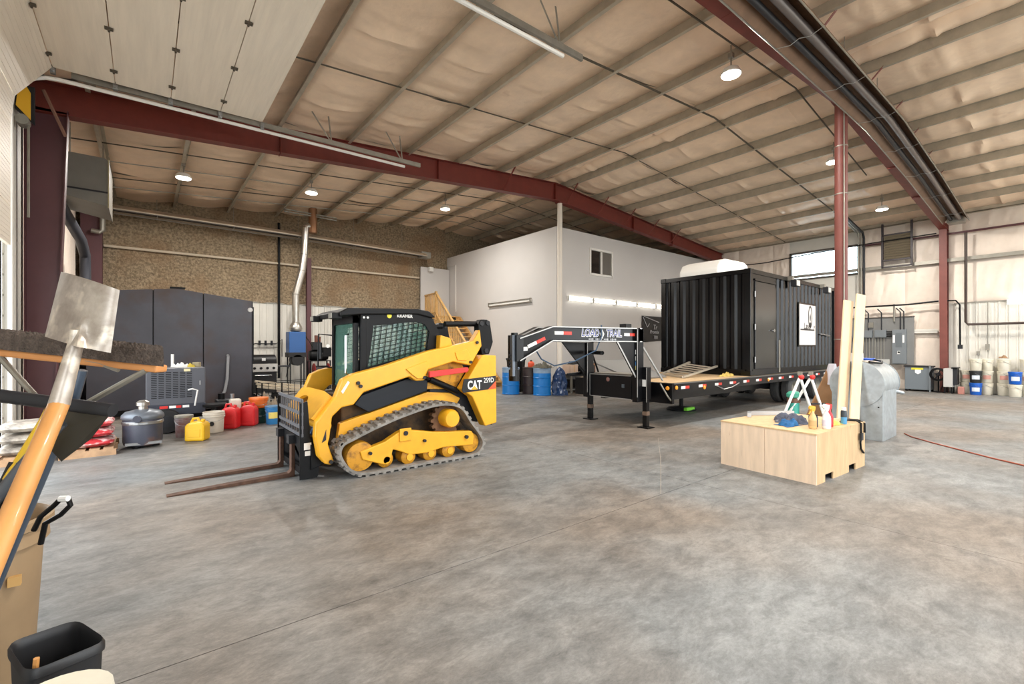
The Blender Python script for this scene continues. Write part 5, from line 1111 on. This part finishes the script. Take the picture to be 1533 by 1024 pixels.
# louvred fan in the wall
lf = thing('louvred_wall_fan', 'louvred exhaust fan in a dark frame high on the wall', 'exhaust fan', (XW-.1, 4.28, 4.5))
for y in (3.86, 4.70): M().box(XW-.22, XW-.14, y-.03, y+.03, 4.5, 6.15).obj('rail', mat('frame_dark', (44,36,40), .5), lf)
for z in (4.53, 4.78, 5.72): M().box(XW-.22, XW-.16, 3.86, 4.70, z-.025, z+.025).obj('cross_rail', MATS['frame_dark'], lf)
for k in range(10): M().obox((XW-.15, 4.28, 4.86+.09*k), (.1, .76, .008), Matrix.Rotation(.7, 3, 'Y')).obj('louvre', mat('louvre_bronze', (128,116,96), .5), lf)
M().box(XW-.1, XW-.02, 3.9, 4.66, 4.78, 5.72).obj('back_box', m_black, lf)
# pipes and conduits
m_dp = mat('dark_pipe', (66,54,48), .5)
one(M().tube([(XW-.15,2.47,5.42),(XW-.15,2.47,2.4),(XW-.15,2.42,2.32),(XW-.15,-3,2.32)], .04, 10), 'drop_pipe', m_dp, 'dark pipe dropping from the upper girt and turning along the liner', 'pipe', smooth=True)
cb_ = thing('outlet_cable', 'black conduit curving down from the red column to an outlet box', 'conduit', (XW-.1, 2.6, 1.5)); M().tube([(XW-.12,2.95,3.16),(XW-.12,2.72,3.15),(XW-.12,2.62,3.0),(XW-.12,2.61,1.62)], .025, 8).obj('conduit', m_black, cb_, smooth=True); M().box(XW-.16,XW-.08,2.55,2.67,1.5,1.64).obj('outlet_box', m_charc, cb_)
one(M().tube([(XW-.15,6.2,3.1),(XW-.15,4.0,3.1),(XW-.15,3.15,3.16)], .03, 8), 'wall_conduit', m_black, 'black conduit running above the electrical board to the red column', 'conduit', smooth=True)
one(M().tube([(XW-.2,10.8,5.35),(XW-.25,8.8,5.3),(XW-.25,7,5.42),(XW-.22,5.0,5.5),(XW-.2,3.2,5.52)], .022, 6), 'power_cable', m_black, 'black cable sagging across the wall in front of the high window', 'cable', smooth=True)
for k, y in enumerate((5.28, 5.36, 5.44)):
    one(M().tube([(XW-.12-.02*k,y,2.75),(XW-.12-.02*k,y,5.75),(XW-.3,y,5.95),(18.6,y-.1,6.18)], .025 if k else .04, 8), 'riser_conduit', (m_charc, m_galv, m_galv)[k], ('thick dark riser conduit beside the high window', 'pale riser conduit beside the thick dark one', 'outer pale riser conduit beside the high window')[k], 'conduit', 'riser conduits', smooth=True)
sw = thing('wall_switch', 'small grey switch box on the white ribbed liner', 'switch', (XRW-.1-.05, 1.98, 1.5)); M().box(XRW-.1-.1,XRW-.1-.03,1.93,2.03,1.45,1.66).obj('box', m_galv, sw); M().cyl((XRW-.1-.06,1.98,1.66),(XRW-.1-.06,1.98,3.05),.014,n=8).obj('conduit', m_galv, sw)
ho = thing('tool_hook', 'steel hook bracket on the liner above the paint pails', 'bracket', (XRW-.1-.05, 2.2, 1.3)); M().box(XRW-.1-.08,XRW-.1-.03,2.16,2.24,1.28,1.42).obj('plate', m_galv, ho); M().tube([(XRW-.1-.08,2.2,1.32),(XRW-.1-.14,2.2,1.3),(XRW-.1-.14,2.2,1.36)], .012, 6).obj('hook', m_steel, ho)

# ================================================================== PLYWOOD CRATE AND WHAT IS ON IT
A, B, C = Vector((5.87,1.87,0)), Vector((5.99,3.02,0)), Vector((7.36,1.79,0)); HC = .576
ex = (C-A).normalized(); ey = (B-A).normalized(); LX = (C-A).length; LY = (B-A).length
m_ply = mat('plywood', (226,201,174), .65, var=.1, vs=3, stretch=(5,5,.6), c3=(176,136,98), c3s=5, c3t=(.72,.78)); m_ply2 = mat('plywood_side', (204,172,130), .65, var=.14, vs=3, stretch=(4,4,.7), c3=(150,104,62), c3s=3, c3t=(.66,.76))
cr = thing('plywood_crate', 'low plywood crate with fork slots and tools on top', 'crate', tuple(A+ex*LX/2+ey*LY/2))
def loc(a, b, z): p = A+ex*a+ey*b; return (p.x, p.y, z)
def lbox(a0, a1, b0, b1, z0, z1): return M().add([loc(a,b,z) for z in (z0,z1) for a,b in ((a0,b0),(a1,b0),(a1,b1),(a0,b1))], [(0,3,2,1),(4,5,6,7),(0,1,5,4),(1,2,6,5),(2,3,7,6),(3,0,4,7)])
lbox(0, .018, .0, LY*.5-.002, 0, HC-.018).obj('plywood_panel', m_ply, cr); lbox(0, .018, LY*.5+.002, LY, 0, HC-.018).obj('plywood_panel', m_ply, cr)
s1, s2, s3, s4 = .24, .47, .95, 1.17
sd_ = M()
pts = [(0.02,0),(s1,0),(s1,.085),(s2,.085),(s2,0),(s3,0),(s3,.085),(s4,.085),(s4,0),(LX,0),(LX,HC-.018),(.02,HC-.018)]
sd_.add([loc(a,0,z) for a,z in pts]+[loc(a,.018,z) for a,z in pts], [tuple(range(12)), tuple(range(12,24))[::-1]]+[(i,12+i,12+(i+1)%12,(i+1)%12) for i in range(12)])
sd_.obj('plywood_panel', m_ply2, cr)
lbox(.018, LX-.018, LY-.018, LY, 0, HC-.018).obj('plywood_panel', m_ply2, cr); lbox(LX-.018, LX, .018, LY, 0, HC-.018).obj('plywood_panel', m_ply, cr)
lbox(-.004, LX+.004, -.004, LY+.004, HC-.018, HC).obj('top_sheet', m_ply2, cr)
lbox(.05, LX-.05, .05, LY-.05, .09, .11).obj('inner_floor', m_blackm, cr)
ZC = HC+.001
def spray(x, y, m_, mh, label, rz, h_=.27, label_m=None):
    t = thing('spray_bottle', label, 'spray bottle', (x, y, ZC), 'bottles on the crate'); k = h_/.27
    M().lathe([(.036*k,0),(.042*k,.01),(.042*k,.12*k),(.034*k,.15*k),(.018*k,.18*k),(.016*k,.21*k)], (x,y,ZC), 18).obj('body', m_, t, smooth=True)
    M().lathe([(.043*k,.03*k),(.0432*k,.1*k)], (x,y,ZC), 18, cap=False).obj('label', label_m or m_wtxt, t)
    M().prism([(x-.05*k,ZC+.25*k),(x-.045*k,ZC+.23*k),(x-.02*k,ZC+.225*k),(x-.018*k,ZC+.2*k),(x+.018*k,ZC+.2*k),(x+.03*k,ZC+.24*k),(x+.03*k,ZC+.265*k),(x-.03*k,ZC+.275*k)], y-.013*k, y+.013*k).obj('trigger_head', mh, t, bevel=.004); th = [q for q in t.children if q.name.startswith('trigger_head')][0]
    M().bar((x-.02*k,y,ZC+.225*k),(x-.045*k,y,ZC+.17*k),.012*k).obj('trigger', mh, th); t.rotation_euler = (0,0,rz); return t
spray(6.25, 2.03, mat('bottle_tan', (214,182,128), .4), mat('head_yellow', (226,170,50), .4), 'tan spray bottle with a yellow trigger head', -.62, .27, mat('label_tanprint', (190,160,110), .5))
spray(6.36, 1.92, mat('bottle_clear', (232,234,234), .3), mat('head_white_red', (222,232,224), .4), 'white spray bottle with a pale trigger head', -.62, .29, mat('label_lilac', (206,206,222), .5))
spray(6.55, 1.95, mat('bottle_red', (190,40,44), .4), m_red2, 'red spray bottle behind the white one', -.62, .28, m_red2)
ae = thing('aerosol_can', 'blue and black aerosol can on the crate corner', 'aerosol can', (6.92,1.9,ZC)); M().lathe([(.032,0),(.034,.01),(.034,.09)], (6.92,1.9,ZC), 16).obj('can', mat('can_blue', (84,150,196), .3), ae, smooth=True); M().lathe([(.0345,.09),(.034,.16),(.026,.175)], (6.92,1.9,ZC), 16).obj('upper_label', mat('can_dark', (44,52,60), .4), ae, smooth=True); M().lathe([(.026,.175),(.026,.21),(.02,.215)], (6.92,1.9,ZC), 14).obj('cap', m_wtxt, ae)
rag('grey_rag', (6.62,2.42,ZC), .5, .34, .1, mat('rag_grey', (92,96,112), .9, col2=(60,64,78), vs=9, c3=(190,190,196), c3s=7, c3t=(.62,.68)), 'crumpled grey rags on the plywood crate', 'rag', 3.3, .3); rag('blue_rag', (6.28,2.3,ZC), .3, .2, .08, mat('rag_blue', (30,96,150), .8, var=.3, vs=9), 'bright blue rag at the crate edge', 'rag', 7.7, -.3)
rag('yellow_rag', (6.78,1.98,ZC), .24, .16, .06, mat('rag_yellow', (212,192,96), .9, var=.15), 'yellow cloth beside the aerosol can', 'cloth', 9.4)
bt = thing('blue_tin', 'dark blue tin between the tan and white bottles', 'tin', (6.42,2.08,ZC)); M().lathe([(.05,0),(.05,.12),(.045,.13)], (6.42,2.08,ZC), 16).obj('tin', mat('tin_blue', (30,60,84), .4), bt, smooth=True); M().lathe([(.047,.13),(.047,.145),(.01,.148)], (6.42,2.08,ZC), 16).obj('lid', m_black, bt)
al = thing('aluminium_channel', 'bent aluminium channel lying on the crate', 'channel', (7.0,2.8,ZC)); M().bar((6.55,2.9,ZC+.03),(6.78,3.0,ZC+.03),.05,.055).obj('short_leg', mat('alu', (186,190,194), .35, .6), al); M().bar((6.75,2.98,ZC+.03),(7.3,2.62,ZC+.03),.05,.055).obj('long_leg', MATS['alu'], al)
sp_ = thing('ratchet_strap', 'black strap hanging over the crate edge', 'strap', (6.95,1.85,ZC))
yy0 = loc(1.2,-.012,0)[1]
M().tube([(6.98,1.95,ZC+.02),(7.1,1.9,ZC+.03),(7.15,1.83,ZC+.03),(7.16,yy0-.012,ZC),(7.17,yy0-.012,.42),(7.14,yy0-.012,.33),(7.16,yy0-.012,.25),(7.28,yy0-.012,.18)], .012, 6).obj('webbing', m_black, sp_); M().tube([(7.0,1.96,ZC+.015),(7.2,1.92,ZC+.03),(7.3,1.85,ZC+.02),(7.31,yy0-.016,ZC-.02),(7.31,yy0-.016,.44)], .012, 6).obj('webbing', m_black, sp_); M().box(7.12,7.2,yy0-.03,yy0-.008,.36,.45).obj('buckle', m_charc, sp_)

# folding stand behind the crate
fs_ = thing('folding_stand', 'aluminium folding stand with red hinge knobs behind the crate', 'stand', (8.65, 2.95, 0))
h1, h2 = (8.6,2.98,1.05), (8.76,2.87,1.05); m_alu = MATS['alu']
for a, b in ((h1,(8.24,3.26,0)),(h1,(8.88,2.76,0)),(h2,(9.02,2.64,0)),(h2,(8.55,3.35,0))): M().cyl(a, b, .022, n=10).obj('leg', m_wtxt, fs_)
for q in (h1, h2): M().ball((q[0],q[1]-.02,q[2]), .045, 12, 8).obj('hinge_knob', m_red2, fs_, smooth=True); M().box(q[0]-.03,q[0]+.03,q[1]-.03,q[1]+.03,q[2]+.03,q[2]+.09).obj('clamp_head', m_galv, fs_)
M().bar(h1, h2, .03).obj('crossbar', m_charc, fs_); M().bar((8.75,2.86,.6),(8.93,2.72,.6),.025).obj('crossbar', m_charc, fs_)
tc_ = thing('teal_cylinder', 'teal cylinder with a flanged cap inside the folding stand', 'cylinder', (8.72,3.12,0)); M().lathe([(.09,0),(.09,.02),(.085,.03),(.085,.6)], (8.72,3.12,0), 20).obj('body', mat('teal', (64,168,152), .4, var=.1), tc_, smooth=True); M().lathe([(.088,.6),(.1,.61),(.1,.67),(.088,.68)], (8.72,3.12,0), 20).obj('brown_band', mat('band_brown', (110,72,54), .5), tc_); M().lathe([(.085,.68),(.11,.7),(.11,.75),(.07,.79),(.02,.8)], (8.72,3.12,0), 20).obj('cap', mat('teal_cap', (70,160,136), .4), tc_, smooth=True)
M().tube([(8.64,3.05,.35),(8.55,3.0,.3),(8.5,3.0,.2)], .02, 8).obj('side_outlet', MATS['teal'], tc_)
# galvanised plenum
dk = thing('galvanised_plenum', 'galvanised steel plenum with a half round top', 'duct', (9.9, 2.4, 0))
m_gz = mat('galvanised_sheet', (176,184,188), .38, .6, var=.14, vs=4, c3=(164,170,174), c3s=11, c3t=(.45,.65))
cyc, czc, rc = 2.41, .93, .375
M().cyl((9.42,cyc,czc),(10.42,cyc,czc),rc,n=40).obj('round_top', m_gz, dk, smooth=True)
M().lathe([(rc-.004,-.008),(rc+.012,-.008),(rc+.012,.012),(rc-.004,.012)], (9.42,cyc,czc), 40, 'x').obj('end_seam', m_gz, dk); M().lathe([(rc-.004,-.008),(rc+.012,-.008),(rc+.012,.012),(rc-.004,.012)], (10.42,cyc,czc), 40, 'x').obj('end_seam', m_gz, dk)
M().box(9.44,10.3,2.05,2.77,0,.9).obj('lower_box', m_gz, dk, bevel=.006)
M().cyl((9.42,2.62,1.14),(9.40,2.62,1.14),.03,n=12).obj('plug_hole', m_black, dk); M().cyl((10.36,2.1,.78),(10.5,2.0,.74),.03,n=10).obj('outlet_stub', m_gz, dk); M().box(9.432,9.44,2.1,2.12,.55,.57).obj('screw', m_black, dk)
def arch(u, v, r_): a = R(60)+R(55)*v; return (9.6+.5*u, cyc+r_*math.cos(a), czc+r_*math.sin(a))
one(M().shell(lambda u, v: arch(u, v, rc+.006), 4, 8, (0,0,.006)), 'safety_sheet', mat('sheet_print', (206,188,168), .6, var=.12), 'printed paper sheet lying on the galvanised plenum', 'paper'); 
one(M().tube([(9.55,cyc-.15,czc+rc+.0),(9.7,cyc-.2,czc+rc-.02),(9.9,cyc-.24,czc+rc-.03),(10.1,cyc-.2,czc+rc+.0),(10.3,cyc,czc+rc+.03),(10.1,cyc+.15,czc+rc+.01)], .018, 6), 'black_strap', m_black, 'black strap draped over the galvanised plenum', 'strap', smooth=True)
one(M().box(10.1,10.36,cyc-.05,cyc+.18,czc+rc+.01,czc+rc+.05), 'blue_folder', mat('folder_blue', (36,84,180), .5), 'blue folder on top of the galvanised plenum', 'folder', bevel=.01)
one(M().box(9.85,10.08,cyc+.06,cyc+.32,czc+rc-.02,czc+rc+.14), 'white_carton', m_liner, 'pale carton on top of the galvanised plenum', 'carton', bevel=.006)
# boards leaning on the red post
m_bd = mat('new_lumber', (232,208,174), .65, var=.08, vs=4, stretch=(5,5,.5))
def plank(b, t, w_, th, label): 
    b, t = Vector(b), Vector(t); x = (t-b); ln = x.length; x.normalize(); s = Vector((math.cos(R(-38.7)), math.sin(R(-38.7)), 0)); s = (s-x*s.dot(x)).normalized(); n = x.cross(s)
    m = M().obox((b+t)/2, (w_, th, ln), Matrix((s, n, x)).transposed()); return one(m, 'lumber_board', m_bd, label, 'board', 'boards leaning on the plenum', bevel=.004)
plank((8.93,2.50,0.01), (9.68,2.59,2.37), .16, .035, 'pale lumber board, shorter of the two leaning on the galvanised plenum'); plank((8.95,2.335,0.01), (9.74,2.425,2.47), .15, .035, 'pale lumber board, taller of the two leaning on the galvanised plenum')
sh = thing('brown_panel', 'tall brown board leaning beside the red post', 'panel', (9.9,3.4,0)); M().add([(9.55,3.3,0),(9.95,2.9,0),(10.52,3.02,1.1),(10.4,3.12,1.12),(9.58,3.33,0),(9.98,2.93,0),(10.55,3.05,1.1),(10.43,3.15,1.12)], [(0,1,2,3),(7,6,5,4),(0,4,5,1),(1,5,6,2),(2,6,7,3),(3,7,4,0)]).obj('board', mat('brown_board', (150,112,76), .7, var=.1), sh)
def wr_(u, v): a = 2*math.pi*u; r_ = (.09+.13*(1-v))*(1+.3*nz(math.cos(a)*2, math.sin(a)*2, v*2)); return (10.46+r_*math.cos(a)*.8, 3.06+r_*math.sin(a)*.6, .83+.4*v)
one(M().grid(wr_, 20, 10), 'white_bag', mat('bag_white', (206,204,212), .5), 'white plastic bag draped over the brown board', 'bag', smooth=True)
# orange hose on the floor
one(M().tube([(10.6,2.0,.01),(10.3,1.85,.01),(9.9,1.5,.01),(9.5,1.1,.01),(9.2,.8,.01),(8.94,.48,.01),(8.5,0,.01),(8.1,-.6,.01)], .01, 6), 'air_hose', mat('hose_orange', (160,80,58), .5), 'thin orange hose trailing across the concrete floor', 'hose', smooth=True)
# support stand under the trailer, ramps and strap on the deck
pd = thing('deck_stand', 'black stand with a bright green pad under the trailer deck', 'stand', (10.4,6.25,0)); M().cyl((10.4,6.25,.04),(10.4,6.25,.6),.05,n=12).obj('post', m_black, pd); M().lathe([(.34,0),(.36,.02),(.3,.07),(.06,.09)], (10.4,6.25,0), 20).obj('base', m_charc, pd, smooth=True); M().box(10.1,10.45,5.92,6.0,.03,.1).obj('green_pad', mat('lime', (130,220,60), .45), pd)
lr = thing('aluminium_ladder', 'folded aluminium ladder frame lying on the trailer deck', 'ladder', (9.6,6.3,ZD))
a0, a1 = Vector((9.4,5.6,ZD+.03)), Vector((11.2,5.75,ZD+.22)); b0, b1 = Vector((10.1,6.6,ZD+.03)), Vector((11.22,6.5,ZD+.3))
for p, q in ((a0,a1),(b0,b1),(a0,b0)): M().bar(p, q, .05, .04).obj('rail', mat('ladder_alu', (188,180,166), .4, .5), lr)
for k in range(1, 7): M().bar(a0.lerp(a1,k/7), b0.lerp(b1,k/7), .035, .03).obj('rung', MATS['ladder_alu'], lr)
rp = M().obox((8.68,6.55,ZD+.2), (1.3,1.2,.03), Matrix.Rotation(.3, 3, 'X')); one(rp, 'grey_ramp_plate', mat('ramp_grey', (140,140,138), .5, .3), 'grey metal ramp plate lying on the trailer deck', 'ramp plate')
rag('tow_strap', (10.9,5.35,ZD), .5, .2, .09, mat('strap_yellow', (206,178,96), .8, var=.25, vs=9), 'heap of yellow tow strap at the container corner', 'strap', 3.9)

# ================================================================== FOREGROUND TOOLS
CAM = Vector((0,0,1.55)); aF = R(38.7); Fv = Vector((math.sin(aF), math.cos(aF), 0)); Rv = Vector((math.cos(aF), -math.sin(aF), 0))
def fg(a, b, d): return CAM + d*(Fv + a*Rv + b*Vector((0,0,1)))      # a: right, b: up, per metre of distance
m_shov = mat('worn_shovel', (196,188,178), .4, .45, col2=(138,126,114), vs=7, c3=(222,212,196), c3s=12, c3t=(.55,.68)); m_ash = mat('ash_handle', (206,146,82), .45, var=.14, vs=5, coat=.3)
sv = thing('square_shovel', 'worn square shovel standing blade up in the tool corner', 'shovel', tuple(fg(-1.62,-1.0,1.15)))
TL, TR, BL, BR = fg(-.987,.168,1.5), fg(-.855,.126,1.42), fg(-1.024,.022,1.46), fg(-.875,-.015,1.4)
nn = (CAM-(TL+BR)/2).normalized()
def blade(u, v):
    p = (BL.lerp(BR, u)).lerp(TL.lerp(TR, u), v); x = 2*u-1
    d = -.06*abs(x)**2.2; d += .045*math.exp(-((u-.5)/(.07+.1*max(0, .3-v)))**2)*max(0, 1-v*1.9)
    d += .02*max(0, .18-v)/.18*(1-abs(x))
    return p + nn*d
M().shell(blade, 22, 18, -nn*.003).obj('blade', m_shov, sv, smooth=True)
N0 = BL.lerp(BR, .48); N1 = fg(-.99,-.125,1.38); N2 = fg(-1.12,-.43,1.15); dirn = (N2-N1).normalized(); tt = (0.03-N2.z)/dirn.z; N3 = N2+dirn*tt
M().tube([N0+nn*.01+Vector((0,0,.05)), N0+nn*.0, N0.lerp(N1,.5), N1], [.012,.02,.023,.026], 14).obj('socket', m_shov, sv, smooth=True)
M().tube([N0.lerp(N1,.95), N1, N2, N3], [.022,.025,.026,.026], 14).obj('handle', m_ash, sv, smooth=True)
# push broom
br = thing('push_broom', 'wide push broom with grey bristles turned up behind the shovel', 'broom', tuple(fg(-1.05,-.9,1.6)))
P0, P1 = fg(-1.26,.005,1.62), fg(-.765,-.047,1.62)
M().bar(P0, P1, .055, .026).obj('block', mat('broom_wood', (206,142,84), .6, var=.1), br, bevel=.006)
dz_ = Vector((0,0,1)); bl = (P1-P0); bx = M()
def br_fn(u, v):
    p = P0+bl*u; a = math.pi*v; j = 1+.12*nz(u*90, v*6); return p + (-nn*.05*math.cos(a)+dz_*(.012+.07*j*math.sin(a)**.5))
tag(M().grid(br_fn, 110, 10).obj('bristles', mat('bristle', (98,86,78), .95, var=.35, vs=40, bump=1., bs=120), br), kind='stuff')
M().tube([fg(-.94,-.05,1.6), fg(-.96,-.12,1.6), fg(-1.12,-.5,1.62), fg(-1.3,-.93,1.64)], .017, 12).obj('handle', mat('broom_steel', (86,98,114), .35, .5), br, smooth=True)
M().tube([fg(-.80,-.05,1.6), fg(-.94,-.128,1.58), fg(-1.03,-.12,1.58), fg(-1.12,-.02,1.6)], .01, 8).obj('brace', m_galv, br, smooth=True); M().tube([fg(-.86,-.05,1.6), fg(-.9,-.035,1.6), fg(-.93,-.03,1.6)], .008, 8).obj('brace', m_galv, br)
# snow pusher
sn = thing('snow_pusher', 'black plastic snow pusher hanging behind the shovel handle', 'snow shovel', tuple(fg(-1.05,-.9,1.5)))
S0, S1 = fg(-1.24,-.09,1.52), fg(-.872,-.138,1.52)
M().tube([S0, S1], .022, 10).obj('blade_spine', m_charc, sn, smooth=True)
M().add([fg(-1.02,-.12,1.52), fg(-.873,-.14,1.52), fg(-.92,-.2,1.56), fg(-.985,-.25,1.58), fg(-1.03,-.2,1.57)] + [fg(-1.02,-.12,1.53), fg(-.873,-.14,1.53), fg(-.92,-.2,1.57), fg(-.985,-.25,1.59), fg(-1.03,-.2,1.58)], [(0,1,2,3,4),(9,8,7,6,5)]+[(i,5+i,5+(i+1)%5,(i+1)%5) for i in range(5)]).obj('blade', mat('plastic_olive', (58,54,46), .5), sn)
M().tube([fg(-.985,-.165,1.5), fg(-1.07,-.26,1.48), fg(-1.2,-.42,1.44), fg(-1.42,-.7,1.4)], .018, 10).obj('handle', mat('grey_tube', (90,94,100), .35, .4), sn, smooth=True)
yh = thing('yellow_scraper', 'yellow handled scraper with a black foot beside the shovel', 'scraper', tuple(fg(-1.2,-.9,1.5))); M().tube([fg(-.99,-.1,1.55), fg(-1.02,-.16,1.55), fg(-1.1,-.29,1.5)], .016, 10).obj('handle', mat('handle_yellow', (232,190,40), .4), yh, smooth=True)
M().add([fg(-1.06,-.255,1.5), fg(-1.1,-.25,1.5), fg(-1.2,-.45,1.46), fg(-1.07,-.32,1.48), fg(-1.06,-.255,1.53), fg(-1.1,-.25,1.53), fg(-1.2,-.45,1.49), fg(-1.07,-.32,1.51)], [(0,1,2,3),(7,6,5,4),(0,4,5,1),(1,5,6,2),(2,6,7,3),(3,7,4,0)]).obj('foot', m_blackm, yh)
# bins
tb_ = thing('tan_bin', 'tall tan refuse bin with a rolled rim in the tool corner', 'bin', tuple(fg(-1.17,-.75,2.07)*1)); c_ = fg(-1.195,0,2.05); c_ = (c_.x, c_.y, 0)
M().lathe([(.2,0),(.215,.02),(.25,.66),(.27,.65),(.265,.71),(.285,.72),(.285,.755),(.268,.765),(.25,.745),(.2,.04)], c_, 32).obj('body', mat('bin_tan', (150,126,96), .55, var=.1, vs=4), tb_, smooth=True)
M().box(c_[0]+.16, c_[0]+.2, c_[1]-.2, c_[1]-.17, .5, .54).obj('torn_label', mat('torn_card', (190,150,92), .8), tb_)
cl = thing('grabber_clip', 'black spring clip hooked on the tan bin rim', 'clip', tuple(fg(-1.0,-.38,1.9)))
M().tube([fg(-1.045,-.4,1.9), fg(-1.03,-.37,1.9), fg(-1.0,-.345,1.9), fg(-.985,-.33,1.9), fg(-.97,-.33,1.9), fg(-.965,-.345,1.9), fg(-.985,-.365,1.9), fg(-1.02,-.385,1.9), fg(-1.03,-.43,1.9)], .01, 8).obj('jaw', m_black, cl, smooth=True); M().tube([fg(-.988,-.331,1.89), fg(-.97,-.33,1.89)], .012, 8).obj('tip', m_wtxt, cl)
bk_ = thing('waste_bin', 'open black rectangular waste bin beside the tan bin', 'bin', (-.23,2.1,0))
Q = [Vector((-.19,2.234,0)), Vector((-.096,2.011,0)), Vector((-.274,1.957,0)), Vector((-.354,2.196,0))]; cq = sum(Q, Vector())/4
def rr_(scale, rad=.22, k=5):
    out = []
    for i in range(4):
        p, a, b = Q[i], Q[i-1], Q[(i+1) % 4]; s = p+(a-p)*rad; e = p+(b-p)*rad
        for j in range(k): t = j/(k-1); out.append(cq + ((s*(1-t)**2 + p*2*t*(1-t) + e*t*t)-cq)*scale)
    return out
lay = [(.78,.0),(.8,.01),(.99,.55),(1.05,.555),(1.05,.575),(1.0,.585),(.95,.575),(.93,.55),(.74,.02)]
vs = []; n_ = 20
for s, z in lay: vs += [(p.x, p.y, z) for p in rr_(s)]
fs = [(i*n_+j, i*n_+(j+1)%n_, (i+1)*n_+(j+1)%n_, (i+1)*n_+j) for i in range(len(lay)-1) for j in range(n_)] + [tuple(range(n_)), tuple(range((len(lay)-1)*n_, len(lay)*n_))[::-1]]
M().add(vs, fs).obj('body', mat('bin_black', (34,34,36), .45, var=.2, vs=8), bk_, smooth=True)
one(M().tube([(-.3,2.03,.05),(-.26,2.0,.6)], .008, 6), 'short_stick', m_ash, 'short wooden stick standing in the black waste bin', 'stick')
wpb = bucket((-.19,1.72,0), .115, .59, m_bw, 'tall white pail beside the black waste bin', lid=m_pw, name='white_pail', handle=False, cat='pail')
one(M().tube([(-.37,1.93,0),(-.345,1.91,.97)], .02, 12), 'blue_pole', mat('pole_blue', (62,104,140), .4), 'blue pole standing beside the black waste bin', 'pole', smooth=True)
